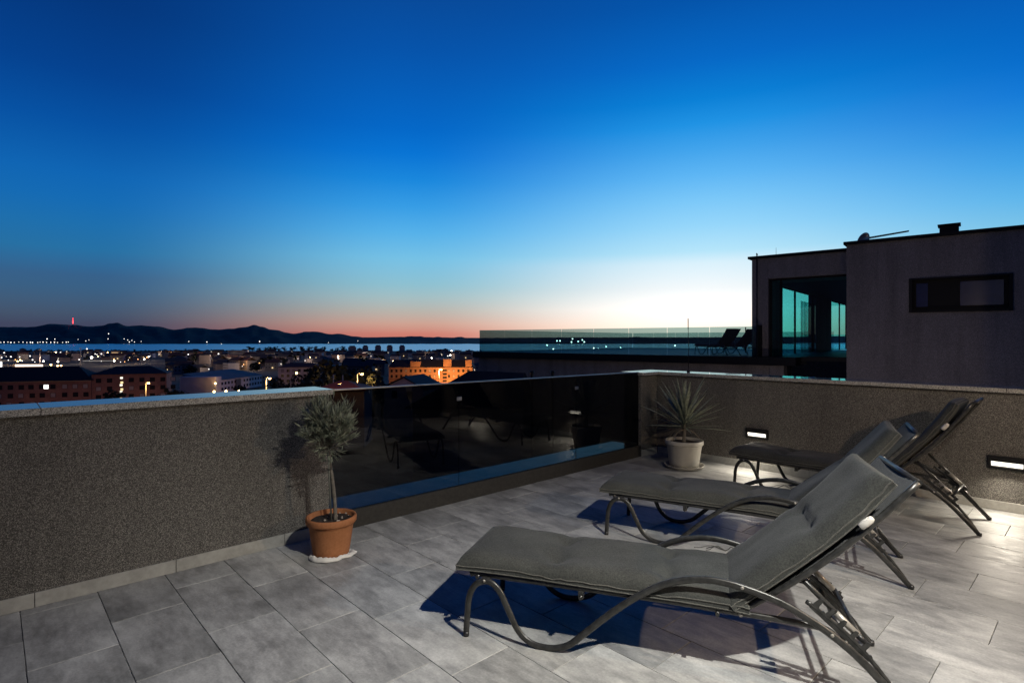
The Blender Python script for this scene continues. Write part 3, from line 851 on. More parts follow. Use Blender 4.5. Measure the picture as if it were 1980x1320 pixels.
# ================================================================== POTTED YUCCA
yb = Vector((2.02, 6.56, 0))
yp = empty('planter_pot', yb)
tag(yp, 'round stone grey plastic pot standing on a saucer in the terrace corner', 'pot')
MB().lathe([(0, .030), (.158, .030), (.165, .036), (.172, .07), (.198, .262), (.203, .270), (.214, .275), (.217, .283), (.217, .318), (.212, .325), (.202, .325), (.197, .31), (.192, .29), (0, .288)], 44).build('pot_body', M['pot_grey'], yp)
MB().lathe([(.1985, .256), (.204, .258), (.205, .264), (.2, .268)], 44).build('band', M['pot_grey'], yp)
MB().lathe([(0, .0015), (.195, .0015), (.206, .006), (.226, .034), (.228, .040), (.221, .040), (.204, .014), (.18, .010), (0, .010)], 44).build('saucer', M['pot_grey'], yp)
q = MB(); q.sm = True
q.lathe([(0, .302), (.06, .300), (.12, .296), (.194, .291)], 30); q.build('soil', M['soil'], yp)
yu = empty('yucca_plant', yb + Vector((0, 0, .29)))
tag(yu, 'spiky yucca with stiff sword leaves in the stone grey pot', 'plant')
MB().tube(spline([(-.005, 0, -.02), (.0, 0, .08), (.004, 0, .17), (.0, 0, .26)]), .02, 10).build('stem', M['bark'], yu)
def sword(ln_, wd):
    m = MB(); m.sm = True; k = 7; vs = []
    for i in range(k + 1):
        t_ = i / k
        w_ = wd * (min(1, .55 + t_ * 1.6)) * (1 - t_ ** 3.2) + .0006
        z = -.05 * t_ * t_ * ln_
        vs += [(t_ * ln_, -w_, z + w_ * .45), (t_ * ln_, 0, z), (t_ * ln_, w_, z + w_ * .45)]
    m.add(vs, [(3*i+j, 3*i+j+1, 3*i+j+4, 3*i+j+3) for i in range(k) for j in range(2)])
    return m.mesh('leaf', M['yucca_leaf'])
swords = [sword(.58, .020), sword(.53, .019), sword(.46, .017)]
ry = random.Random(23)
for i in range(56):
    o = link('leaf', swords[i % 3], yu)
    k = i / 56
    elv = -.12 + 1.62 * (k ** .72) + ry.uniform(-.12, .12)
    o.location = (ry.uniform(-.012, .012), ry.uniform(-.012, .012), .17 + .10 * k)
    o.rotation_euler = Matrix.Rotation(i * 2.39996 + ry.uniform(-.25, .25), 3, 'Z').to_euler()
    o.rotation_euler = (ry.uniform(-.3, .3), -min(elv, 1.5), i * 2.39996 + ry.uniform(-.25, .25))
    s_ = ry.uniform(.86, 1.06) * (1 - .12 * (k > .85)); o.scale = (s_, s_, s_)
for a_, ln_ in ((-.35, .20), (2.6, .19), (3.5, .17)):
    d = Vector((cos(a_), sin(a_), 0))
    m = MB(); pts = spline([Vector((0, 0, .15)), d * ln_ * .5 + Vector((0, 0, .13)), d * ln_ * .98 + Vector((0, 0, .03)), d * (ln_ * 1.12) + Vector((0, 0, -.03))], 4)
    m.tube(pts, .004, 6, r2=.011, radii=[1 - .6 * i / (len(pts) - 1) for i in range(len(pts))])
    m.build('dry_leaf', M['dead_leaf'], yu)

# ================================================================== NEIGHBOURING BUILDING
NA = radians(-39.3)
NO = Vector((7.88, 18.6, 0))
def nb(s, t, z=0): return Vector((NO.x + s * cos(NA) - t * sin(NA), NO.y + s * sin(NA) + t * cos(NA), z))
nbld = empty('penthouse_building', (NO.x, NO.y, -26), NA)
tag(nbld, 'flat-roofed grey penthouse building with dark window band and glazed corner room', 'building')
ZB = 26.0
def nbox(n, a, b, m='grain_far', ch=.01, par=None):
    o = MB().box(a, b, ch).build(n, M[m], par or nbld, (0, 0, ZB))
    return o
TOPZ = 4.22
# lower storeys
nbox('lower_wall', (-12.45, .25, -24), (1.02, 15.5, .66))
nbox('lower_pier', (.62, .10, -24), (1.05, .249, .66))
nbox('lower_wall', (1.021, 1.3, -24), (14, 15.5, .66))
nbox('terrace_slab', (-12.5, -.12, .661), (1.45, 15.6, .93), 'frame_dark')
# glazed room block
ROOF0 = 3.52
nbox('corner_pier', (-.05, .5, .931), (.47, 2.4, TOPZ))
nbox('lintel', (.471, .5, ROOF0), (2.92, 2.4, TOPZ))
nbox('side_column', (-.05, 9.1, .931), (.30, 12.6, ROOF0))
nbox('side_lintel', (-.05, 2.401, ROOF0 + .001), (.30, 19, TOPZ))
nbox('ceiling', (.301, 2.401, ROOF0 + .002), (14, 19, TOPZ - .01), 'frame_dark')
nbox('floor_slab', (1.451, 1.3, .661), (14, 19, .93), 'frame_dark')
nbox('rear_wall', (3.0, 18.0, .931), (14, 18.4, ROOF0), 'frame_dark')
nbox('inner_wall', (6.0, 2.6, .931), (6.2, 17.9, ROOF0), 'frame_dark')
# protruding block
wb = (4.433, 6.49, 2.22, 3.15)
F0 = -.756
for n, a, b in (('wall', (2.93, F0, -24), (wb[0], 2.395, TOPZ)), ('wall', (wb[1], F0, -24), (16, 2.395, TOPZ)),
                ('wall', (wb[0], F0, -24), (wb[1], 2.395, wb[2])), ('wall', (wb[0], F0, wb[3]), (wb[1], 2.395, TOPZ))):
    nbox(n, a, b, ch=0)
nbox('roof_trim', (-.16, .40, TOPZ + .001), (2.86, 19.1, TOPZ + .085), 'frame_dark')
nbox('roof_trim', (2.861, F0 - .09, TOPZ + .001), (16.1, 19.1, TOPZ + .09), 'frame_dark')
win = nbox('window', (wb[0] + .002, F0 + .12, wb[2] + .001), (wb[1] - .002, F0 + .30, wb[3] - .001), 'frame_dark')
q = MB()
q.box((wb[0] - .03, F0 - .03, wb[3] - .05), (wb[1] + .03, F0 + .11, wb[3] - .003)); q.box((wb[0] - .03, F0 - .05, wb[2] + .003), (wb[1] + .03, F0 + .11, wb[2] + .06))
q.box((wb[0] - .028, F0 - .03, wb[2] + .061), (wb[0] + .05, F0 + .11, wb[3] - .051)); q.box((wb[1] - .05, F0 - .03, wb[2] + .061), (wb[1] + .028, F0 + .11, wb[3] - .051))
q.build('window_surround', M['frame_dark'], win)
for a, b in ((wb[0] + .13, wb[0] + .38), (wb[0] + 1.06, wb[1] - .14)):
    MB().box((a, F0 + .10, wb[2] + .16), (b, F0 + .118, wb[3] - .14)).build('pane', M['glass_sky_tint'], win)
# glazing of the corner room (front) with frames
gf = MB()
for a, b in (((.472, .62, -3), (.55, .70, ROOF0 - .001)), ((.80, .62, .94), (.86, .70, ROOF0 - .06)), ((.551, .62, ROOF0 - .06), (2.92, .70, ROOF0 - .001)), ((.551, .62, .80), (2.92, .70, .935)), ((.551, .62, -3), (2.92, .70, -2.9))):
    gf.box(a, b)
gfo = gf.build('glazing_frame', M['frame_dark'], nbld, (0, 0, ZB))
MB().box((.552, .65, .936), (.799, .665, ROOF0 - .061)).build('pane', M['glass_room'], gfo)
MB().box((.861, .65, .936), (2.92, .665, ROOF0 - .061)).build('pane', M['glass_room'], gfo)
MB().box((.552, .65, -2.89), (2.92, .665, .799)).build('pane', M['glass_dark'], gfo)
MB().box((.70, .600, 1.78), (.80, .612, 1.80)).build('door_handle', M['frame_dark'], gfo)
sg = MB()
for t0 in (2.45, 5.7, 9.0, 12.7, 15.8, 17.9):
    sg.box((.10, t0, .931), (.17, t0 + .06, ROOF0 - .001))
sgo = sg.build('side_glazing_frame', M['frame_dark'], nbld, (0, 0, ZB))
for a, b in ((2.52, 5.69), (5.77, 8.99), (12.77, 15.79), (15.87, 17.89)):
    MB().box((.13, a, .935), (.145, b, ROOF0 - .002)).build('pane', M['glass_room'], sgo)
# curtain inside
q = MB(); q.sm = True
M['curtain'] = flat('sheer_curtain', (.42, .42, .40), .9)
k = 60
q.add([(.42 + .035 * sin(i * 1.1), 5.4 + 2.6 * i / k, z) for i in range(k + 1) for z in (.95, 3.05)], [(2*i, 2*i+1, 2*i+3, 2*i+2) for i in range(k)])
q.build('curtain', M['glass_far'], nbld, (0, 0, ZB))
MB().tube([(.13, .455, TOPZ - .02), (.13, .455, 2.5), (.13, .455, .94)], .02, 8).build('downpipe', M['frame_dark'], nbld, (0, 0, ZB))
MB().tube([(.13, .455, TOPZ + .09), (.13, .42, TOPZ + .17), (.16, .40, TOPZ + .12)], .02, 8).build('downpipe_head', M['frame_dark'], nbld, (0, 0, ZB))
# chimney, rods, dish and boom aerial on the roof
ch = MB().box((-.21, -.2, 0), (.21, .2, .30), .01).build('chimney', M['frame_dark'], None, nb(5.25, .15, TOPZ + .09), NA)
tag(ch, 'dark square chimney box on the penthouse roof', 'chimney')
MB().box((-.25, -.24, .301), (.25, .24, .34), .005).build('chimney_cap', M['frame_dark'], ch)
sd = empty('roof_aerial', nb(3.30, .3, TOPZ + .09), NA)
tag(sd, 'satellite dish with a long lattice boom aerial on the roof edge', 'aerial')
MB().lathe([(0, .0), (.10, .015), (.19, .06), (.23, .10), (.222, .102), (.18, .068), (.09, .025), (0, .012)], 20).build('dish', M['rail_grey'], sd, (-.02, 0, .14)).rotation_euler = (radians(75), 0, radians(-40))
q = MB()
p0, p1 = Vector((.05, 0, .20)), Vector((1.02, .1, .31))
for dz in (.0, .035): q.tube([p0 + Vector((0, 0, dz)), p1 + Vector((0, 0, dz * .6))], .013, 6)
for i in range(15):
    a = p0.lerp(p1, i / 15); b = p0.lerp(p1, (i + 1) / 15)
    q.tube([a, b + Vector((0, 0, .03))], .008, 4); q.tube([b + Vector((0, 0, .03)), b], .008, 4)
q.build('boom', M['frame_dark'], sd)
MB().tube([(.05, 0, 0), (.05, 0, .24)], .012, 6).build('mast', M['frame_dark'], sd)
for s_, t_, h in ((.62, .9, .30), (3.85, .5, .22)):
    o = MB().tube([(0, 0, 0), (0, 0, h)], .007, 5, radii=[1, .6]).build('rod', M['frame_dark'], None, nb(s_, t_, TOPZ + .08))
    tag(o, 'short thin rod on the roof of the ' + ('glazed room left of the dish' if s_ < 1 else 'tall block right of the dish'), 'rod')
# neighbour's glass balustrade round its terrace
nr = empty('glass_balustrade', nb(-12.16, 0, .93), NA)
tag(nr, 'long grey green glass balustrade round the neighbouring roof terrace', 'balustrade')
def run(x0, y0, x1, y1, n, g_=.02):
    for i in range(n):
        a, b = i / n, (i + 1) / n
        ax, ay, bx, by = x0 + (x1-x0)*a, y0 + (y1-y0)*a, x0 + (x1-x0)*b, y0 + (y1-y0)*b
        if abs(x1 - x0) > abs(y1 - y0): MB().box((min(ax, bx) + g_/2, ay - .008, .001), (max(ax, bx) - g_/2, ay + .008, 1.0)).build('glass_pane', M['glass_far'], nr)
        else: MB().box((ax - .008, min(ay, by) + g_/2, .001), (ax + .008, max(ay, by) - g_/2, 1.0)).build('glass_pane', M['glass_far'], nr)
run(0, 0, 12.40, 0, 8)
run(0, .03, 0, 15.4, 9)
run(.03, 15.45, 12.1, 15.45, 8)
MB().box((12.41, -.01, .0), (12.45, .50, 1.05)).build('end_post', M['frame_dark'], nr)
MB().box((12.02, .06, .12), (12.05, .09, .98)).build('end_post', M['frame_dark'], nr)
lg = 'sun loungers behind the neighbouring glass balustrade'
l4 = lounger((7.0, 21.4, .935), -74, 2, 'left of two dark loungers behind the neighbouring glass balustrade', lg, False, lg1)
l5 = lounger((7.95, 22.2, .935), -70, 2, 'right of two dark loungers behind the neighbouring glass balustrade', lg, False, lg1)

yl = empty('yard_lamp', (5.6, 12.0, -11))
tag(yl, 'lit yard lamp between the houses, hidden below the right parapet', 'street lamp')
MB().tube([(0, 0, 0), (0, 0, 4), (0, 0, 9.0)], .05, 8, radii=[1.4, 1.1, .8]).build('pole', M['frame_dark'], yl)
MB().lathe([(0, 9.55), (.16, 9.5), (.2, 9.42), (.05, 9.4), (0, 9.4)], 16).build('hood', M['frame_dark'], yl)
MB().lathe([(0, 9.38), (.07, 9.34), (.09, 9.2), (.05, 9.05), (0, 9.02)], 14).build('globe', emit('yard_lamp_globe', (1.0, .80, .62), 8.0), yl)
ld = bpy.data.lights.new('yard_light', 'POINT'); ld.energy = 105; ld.color = (1.0, .86, .86); ld.shadow_soft_size = .12
lo = bpy.data.objects.new('yard_light', ld); C.objects.link(lo); lo.parent = yl; lo.location = (.25, .1, 9.2)
# dark roof and vent pipes just below the balustrade
dr = empty('hip_roofed_annexe', (0, 0, -8))
tag(dr, 'low annexe with a dark hipped roof left of the penthouse wall', 'building')
M['roof_dark'] = flat('dark_roof_tiles', (.022, .020, .020), .8, var=.4, scale=3)
pA, pB, pC, pD = at(868, 738, 21), at(908, 716.5, 21.5), at(1010, 720.5, 21.5), at(1010, 760, 21)
q = MB()
fx0, fx1 = at(780, 790, 20.2), at(1014, 790, 20.2)
q.add([fx0, fx1, at(1012, 720.5, 22), at(908, 716.5, 22), fx0 + Vector((0, 5, 0)), fx1 + Vector((.5, 4, 0)), at(1012, 720.5, 22) + Vector((.1, .8, -.05)), at(908, 716.5, 22) + Vector((0, .6, -.05))],
      [(0, 1, 2, 3), (3, 2, 6, 7), (7, 6, 5, 4), (0, 3, 7, 4), (1, 5, 6, 2), (0, 4, 5, 1)])
q.build('roof', M['roof_dark'], dr, (0, 0, 8))
MB().box((fx0.x + .3, fx0.y + .3, -14), (fx1.x - .05, fx0.y + 3.8, fx0.z - .01)).build('wall', M['grain_far'], dr, (0, 0, 8))
for px, nm in ((1028.5, 'left'), (1068.5, 'right')):
    p = at(px, 742, 14.0)
    v_ = empty('vent_pipe', p)
    tag(v_, nm + ' of the two dark flared vent pipes above the smoked glass', 'vent pipe', 'two flared vent pipes')
    top = (742 - 717) / F * 14
    MB().tube([(0, 0, -2), (0, 0, top * .5)], .022, 10).build('pipe', M['frame_dark'], v_)
    MB().lathe([(.022, top * .45), (.035, top * .7), (.056, top), (.050, top), (.0, top * .72)], 12).build('cowl', M['frame_dark'], v_)
# ================================================================== THE TOWN BELOW
M['brick'] = None
def m_brick(name, a, b):
    t = NT(name)
    br_ = t.n('ShaderNodeTexBrick', {'Vector': t.n('ShaderNodeMapping', {0: t.coord(), 'Rotation': (radians(90), 0, 0)}).outputs[0], 'Color1': a + (1,), 'Color2': b + (1,), 'Mortar': tuple(x * .6 for x in a) + (1,), 'Scale': 1.2})
    n_ = t.noise(.25, 5, .6)
    t.P(col=t.mix(.5, br_.outputs[0], t.ramp(n_, [(.3, (.25,)*3), (.7, (.7,)*3)]), 'OVERLAY'), rough=.9)
    return t.m
M['brick'] = m_brick('red_brick', (.22, .12, .11), (.28, .15, .13))
M['brick2'] = m_brick('orange_brick', (.34, .17, .11), (.42, .22, .14))
M['wall_pale'] = flat('pale_render', (.55, .52, .56), .9, scale=.3)
M['wall_dim'] = [flat('town_wall_grey', (.20, .20, .22), .9, scale=.3), flat('town_wall_beige', (.30, .26, .25), .9, scale=.3), flat('town_wall_dark', (.12, .115, .13), .9, scale=.3), flat('town_wall_pale', (.50, .48, .50), .9, scale=.3)]
M['roof_town'] = [flat('town_roof_red', (.10, .055, .045), .9, scale=.3), flat('town_roof_dark', (.05, .047, .05), .9, scale=.3), flat('town_roof_flat', (.16, .165, .18), .9, scale=.3)]
M['pane'] = flat('town_window_dark', (.02, .02, .026), .15)
M['blind'] = flat('town_blind_pale', (.30, .28, .30), .8)
M['win_warm'] = emit('lit_window_warm', (1.0, .72, .36), 1.3, False)
M['win_white'] = emit('lit_window_white', (1.0, .90, .72), 1.6, False)
M['lampmetal'] = flat('galvanised_steel', (.38, .37, .35), .5, .3)
M['l_warm'] = emit('sodium_light', (1.0, .62, .22), 22, False)
M['l_white'] = emit('white_light', (1.0, .93, .80), 14, False)
M['l_soft'] = emit('soft_white_light', (.95, .90, .85), 3.0, False)
M['l_orange'] = emit('orange_light', (1.0, .45, .15), 6, False)
M['l_blue'] = emit('violet_blue_light', (.22, .16, 1.0), 9, False)
M['l_red'] = emit('red_obstruction_light', (1.0, .05, .06), 6, False)
M['tree_leaf'] = flat('dark_foliage', (.020, .028, .018), .9, var=.5, scale=.6)

# a tree mesh: leaf-sized facets through an uneven crown
def tree_mesh(seed, cluster=16, per=34, squash=1.0):
    r = random.Random(seed); m = MB()
    for i in range(cluster):
        th = r.uniform(0, 2*pi); rad = r.uniform(0, .36); z = r.uniform(.36, .90)
        k = r.uniform(.10, .20) * (1.25 - z * .5)
        c = Vector((cos(th) * rad, sin(th) * rad, z * squash))
        for j in range(per):
            d = Vector((r.gauss(0, 1), r.gauss(0, 1), r.gauss(0, .9))).normalized() * k * r.uniform(.5, 1.05)
            p = c + d; s_ = r.uniform(.025, .055)
            a = Vector((r.gauss(0, 1), r.gauss(0, 1), r.gauss(0, 1))).normalized() * s_; b = a.cross(d).normalized() * s_ if a.cross(d).length > 1e-6 else Vector((s_, 0, 0))
            m.add([p + a, p + b, p - a, p - b], [(0, 1, 2, 3)])
    return m.mesh('crown', M['tree_leaf'])
crowns = [tree_mesh(i, 14 + 4 * (i % 3), 30, (1, 1.15, .9)[i % 3]) for i in range(5)]
trunk_me = MB().tube([(0, 0, -.06), (.01, 0, .2), (-.01, .01, .45), (.01, 0, .7)], .022, 7, radii=[1.4, 1, .8, .3]).mesh('trunk', M['bark'])
def tree(p, h, wd, label, group, seed):
    t = empty('tree', p); tag(t, label, 'tree', group)
    t.scale = (wd, wd, h); t.rotation_euler.z = seed * 1.7
    link('trunk', trunk_me, t); link('crown', crowns[seed % 5], t)
    return t

def wins(par, rows_, y=-.04, mat=None, w_=1.3, h_=1.4, rnd=None, dep=.05):
    """separate windows on a front at local y=0: rows_ = [(x, z, material)]"""
    for x, z, mt in rows_:
        f = MB().box((x - w_/2 - .1, y, z - h_/2 - .1), (x + w_/2 + .1, y + dep + .03, z + h_/2 + .1)).build('window', M['frame_dark'], par)
        MB().box((x - w_/2, y - .03, z - h_/2), (x + w_/2, y - .002, z + h_/2)).build('pane', mt or M['pane'], f)

def hip(m, x0, x1, y0, y1, z0, z1, over=.6, inset=None):
    ins = (y1 - y0) / 2 + over if inset is None else inset
    a, b, c, d = x0 - over, x1 + over, y0 - over, y1 + over; ym = (c + d) / 2
    m.add([(a, c, z0), (b, c, z0), (b, d, z0), (a, d, z0), (a + ins, ym, z1), (b - ins, ym, z1)], [(0, 1, 5, 4), (1, 2, 5), (2, 3, 4, 5), (3, 0, 4), (3, 2, 1, 0)])
    return m
rb = random.Random(31)
# 1 long brick block, far left
def front(pxl, Yl, pxr, Yr):
    a = Vector(((pxl - 990) / F * Yl, Yl, 0)); b = Vector(((pxr - 990) / F * Yr, Yr, 0))
    return a, b, (b - a).length, atan2(b.y - a.y, b.x - a.x)
a, b, W_, rz = front(-150, 181, 176, 193.5)
e1 = empty('brick_block', (a.x, a.y, -27), rz)
tag(e1, 'long dark brick apartment block at the far left above the coping', 'building')
ZE = 14.4
MB().box((0, 0, 0), (W_, 12, ZE)).build('wall', M['brick'], e1)
hip(MB(), 0, W_, 0, 12, ZE + .01, ZE + 4.7, .7).build('roof', M['roof_dark'], e1)
MB().box((0, -.25, ZE - .3), (W_, -.01, ZE - .02)).build('eaves_band', M['wall_dim'][1], e1)
rows_ = []
for i in range(int(W_ / 3.1)):
    for j in range(5):
        z = ZE - 2.0 - j * 2.85
        if z < 1: continue
        r_ = rb.random()
        rows_.append((1.8 + i * 3.1 + rb.uniform(-.3, .3), z, M['pane'] if r_ < .52 else M['blind']))
rows_.append((W_ - 13.1, ZE - 2.0, M['l_soft']))
wins(e1, rows_, w_=1.35, h_=1.35)
# 2 second brick block with lit staircase
a, b, W_, rz = front(177, 194, 322, 203)
e2 = empty('brick_block', (a.x, a.y, -27), rz)
tag(e2, 'dark brick apartment block with a lit staircase behind the first street lamp', 'building')
ZE = 16.2
MB().box((0, 0, 0), (W_, 12, ZE)).build('wall', M['brick'], e2)
hip(MB(), 0, W_, 0, 12, ZE + .01, ZE + 2.6, .5).build('roof', M['roof_dark'], e2)
rows_ = []
for i in range(8):
    for j in range(5):
        z = ZE - 2.1 - j * 2.85; x = 2 + i * 3.2
        if z < 1 or i == 2 : continue
        rows_.append((x, z, M['pane'] if rb.random() < .5 else M['blind']))
wins(e2, rows_, w_=1.35, h_=1.3)
wins(e2, [(8.7, ZE - 1.3, M['win_white']), (8.8, ZE - 2.9, M['win_warm']), (8.6, ZE - 3.8, M['win_white']), (8.8, ZE - 5.3, M['win_warm']), (8.6, ZE - 6.2, M['win_white']), (8.6, ZE - 8.6, M['win_warm'])], w_=.8, h_=.7)
# 3 white two-storey building with shed roofs
a, b, W_, rz = front(422, 300, 506, 352)
e3 = empty('white_works_building', (a.x, a.y, -30), rz)
tag(e3, 'long pale two-storey building with small square windows and grey metal roof', 'building')
ZE = 9.4
MB().box((0, 0, 0), (W_, 18, ZE)).build('wall', M['wall_pale'], e3)
q = MB(); q.add([(-.5, -.6, ZE + .01), (W_ + .5, -.6, ZE + .01), (W_ + .5, 19, ZE + 3.6), (-.5, 19, ZE + 3.6), (-.5, 19, ZE + .01), (W_ + .5, 19, ZE + .01)], [(0, 1, 2, 3), (0, 3, 4), (1, 5, 2), (4, 3, 2, 5), (0, 4, 5, 1)])
q.build('roof', M['roof_town'][2], e3)
wins(e3, [(4 + i * 3.6, ZE - 1.9 - 3 * j, M['pane']) for i in range(16) for j in range(2) if i not in (5, 6)], w_=1.6, h_=1.3)
MB().box((-6.2, -2, 0), (-.6, 17, ZE + 2.4)).build('stair_tower', M['wall_pale'], e3)
MB().box((-.59, 6, 0), (-.05, 15, ZE - 1)).build('link_bay', M['wall_pale'], e3)
MB().box((18.5, -.6, 0), (24, -.02, ZE - .5)).build('entrance_bay', M['wall_dim'][2], e3)
a3 = at(372, 740, 300)
e4 = empty('small_office', (a3.x, a3.y, -30), radians(8))
tag(e4, 'small dark office with a warm lit window band left of the pale building', 'building')
MB().box((-6, 0, 0), (5, 10, 11)).build('wall', M['wall_dim'][0], e4)
MB().box((-6.3, -.3, 11.01), (5.3, 10.3, 11.5)).build('roof', M['roof_dark'], e4)
wins(e4, [(-.1, 7.6, M['win_warm']), (2.4, 7.6, M['win_white'])], w_=2.1, h_=1.5)
MB().box((-6.4, -.9, 4.3), (5.2, -.02, 5.2)).build('balcony', M['wall_pale'], e4)
# 5 pinkish block and warm light behind the trees
a5 = at(577, 735, 330)
e5 = empty('pink_block', (a5.x - 12, a5.y, -29), radians(6))
tag(e5, 'pale pinkish apartment block left of the dark trees', 'building')
MB().box((0, 0, 0), (24, 11, 14)).build('wall', M['wall_pale'], e5)
hip(MB(), 0, 24, 0, 11, 14.01, 16.5).build('roof', M['roof_town'][0], e5)
wins(e5, [(2.5 + 3.2 * i, 12 - 3 * j, M['pane'] if rb.random() < .7 else M['blind']) for i in range(7) for j in range(4)], w_=1.4, h_=1.4)
wins(e5, [(23.2, 13.1, M['win_white']), (23.2, 10.2, M['win_white'])], w_=.7, h_=1.6)
# 6 floodlit orange brick building
a, b, W_, rz = front(752, 322, 914, 322)
e6 = empty('floodlit_brick_building', (a.x, a.y, -28), rz)
tag(e6, 'orange floodlit brick building with square roof turrets beside the penthouse wall', 'building')
ZE = 13.4
MB().box((0, 0, 0), (W_, 14, ZE)).build('wall', M['brick2'], e6)
MB().box((-.2, -.35, 6.6), (W_ + .2, -.01, 6.95)).build('string_course', M['brick'], e6)
hip(MB(), 0, W_, 0, 14, ZE + .01, ZE + 4.2, .4, 2).build('roof', M['roof_dark'], e6)
for px, w_, h_ in ((803, 5.5, 3.4), (865, 4.6, 4.6), (906, 3.6, 4.2)):
    x = (px - 752) / F * 322
    MB().box((x - w_/2, -.05, ZE + .02), (x + w_/2, 4.5, ZE + h_)).build('turret', M['brick2'], e6)
rows_ = []
for i in range(17):
    x = 1.6 + i * 2.75
    if abs(x - (860 - 752) / F * 322) < 2.0: continue
    for z in (11.4, 8.3, 4.4, 1.6): rows_.append((x, z, M['pane'] if rb.random() < .75 or z < 8 else M['blind']))
wins(e6, rows_, w_=1.0, h_=1.4)
x = (860 - 752) / F * 322
wins(e6, [(x, z, M['pane']) for z in (11.6, 9.6, 7.6, 5.6, 3.6, 1.6)], w_=2.2, h_=1.0)
# 7 gabled house near
a7 = at(788, 745, 108)
e7 = empty('gabled_house', (a7.x - 4.5, a7.y, -17), radians(-16))
tag(e7, 'pale house with a dark gabled roof in front of the floodlit building', 'house')
ZE = 9.3
MB().box((0, 0, 0), (8.2, 8, ZE)).build('wall', M['wall_pale'], e7)
q = MB(); q.prism([(-.5, ZE - .1), (4.3, ZE + 2.15), (9.0, ZE - .1), (9.0, ZE - .35), (4.3, ZE + 1.9), (-.5, ZE - .35)], -.6, 8.6); q.build('roof', M['roof_dark'], e7)
MB().prism([(.05, ZE - .1), (4.25, ZE + 1.88), (8.15, ZE - .1)], .02, 7.9).build('gable', M['wall_pale'], e7)
wins(e7, [(2.2, ZE - 1.4, M['pane']), (5.4, ZE - 1.4, M['pane'])], w_=.9, h_=1.3)
# 8 orange-lit small roof and two masts
a8 = at(655, 750, 90)
e8 = empty('red_roofed_house', (a8.x - 4.2, a8.y, -16), radians(4))
tag(e8, 'low house with a lamp-lit red roof below the two thin masts', 'house')
M['roof_red'] = flat('red_clay_roof', (.28, .09, .05), .85, scale=2)
MB().box((0, 0, 0), (8.2, 7, 9.2)).build('wall', M['wall_pale'], e8)
hip(MB(), 0, 8.2, 0, 7, 9.21, 10.6).build('roof', M['roof_red'], e8)
for px, top_, nm in ((644.5, 725, 'left'), (662.5, 726, 'right')):
    p = at(px, 750, 96)
    t = empty('mast', p); tag(t, nm + ' of the two thin grey masts left of the lit street lamp', 'mast', 'two thin masts')
    MB().tube([(0, 0, -9), (0, 0, (750 - top_) / F * 96)], .09, 6).build('pole', M['lampmetal'], t)
    MB().lathe([(0, .1), (.12, .06), (.12, -.06), (0, -.1)], 8).build('finial', M['lampmetal'], t, (0, 0, (750 - top_) / F * 96))
# street lamps with real light
def street_lamp(px, py, Y, label, power, col=(1.0, .52, .16), arm=1.0):
    p = at(px, py, Y); z0 = gz(Y)
    t = empty('street_lamp', (p.x, p.y, z0)); tag(t, label, 'street lamp', 'lit street lamps')
    h = p.z - z0
    k = max(.6, Y / 150)
    MB().tube([(0, 0, 0), (0, 0, h * .7), (0, 0, h)], .11 * k, 8, radii=[1.5, 1.1, .8]).build('pole', M['lampmetal'], t)
    MB().tube([(0, 0, h - .1), (arm * .3, -.3, h + .15), (arm, -.6, h + .2)], .06 * k, 6).build('arm', M['lampmetal'], t)
    MB().box((arm - .2, -1.0, h + .12), (arm + .55, -.4, h + .32), .04).build('lamp_housing', M['lampmetal'], t)
    MB().lathe([(0, .16 * k), (.2 * k, .12 * k), (.30 * k, 0), (.22 * k, -.16 * k), (0, -.22 * k)], 12).build('lamp_glass', M['l_warm'], t, (arm + .15, -.7, h - .02))
    ld = bpy.data.lights.new('street_light', 'POINT'); ld.energy = power; ld.color = col; ld.shadow_soft_size = .3
    lo = bpy.data.objects.new('street_light', ld); C.objects.link(lo); lo.parent = t; lo.location = (arm + .15, -.9, h - .6)
    return t
street_lamp(282, 740, 150, 'lit orange street lamp in front of the brick block', 1500)
street_lamp(515, 731, 140, 'lit orange street lamp in front of the pale building', 4500)
street_lamp(691, 723, 120, 'lit orange street lamp before the dark trees, above the olive side of the glass', 2600)
street_lamp(849, 714, 300, 'lit orange street lamp before the floodlit building', 26000)
def low_lamp(p, label, power, col=(1.0, .42, .10)):
    t = empty('floodlight', p); tag(t, label, 'floodlight', 'floodlights hidden behind the balustrade')
    MB().box((-.25, -.2, 0), (.25, .2, .3), .03).build('housing', M['lampmetal'], t)
    MB().box((-.2, .201, .04), (.2, .215, .26)).build('lens', M['l_warm'], t)
    ld = bpy.data.lights.new('flood_light', 'POINT'); ld.energy = power; ld.color = col; ld.shadow_soft_size = .3
    lo = bpy.data.objects.new('flood_light', ld); C.objects.link(lo); lo.parent = t; lo.location = (0, .6, .6)
for px in (835, 870, 900):
    low_lamp(at(px, HY, 310) + Vector((0, 0, -25 - CH)), 'warm floodlight at the foot of the floodlit brick building', 8000)
for px, pw_ in ((20, 1500), (110, 1700), (175, 1700)):
    low_lamp(at(px, HY, 178) + Vector((0, 0, -24.5 - CH)), 'warm light at the foot of the long dark brick block', pw_ * .30, (1.0, .50, .28))
low_lamp(at(262, HY, 188) + Vector((0, 0, -24.5 - CH)), 'warm light at the foot of the staircase block', 800, (1.0, .50, .26))
low_lamp(at(656, HY, 84) + Vector((0, 0, -5.5 - CH)), 'warm light beside the red roof', 500, (1.0, .40, .10))

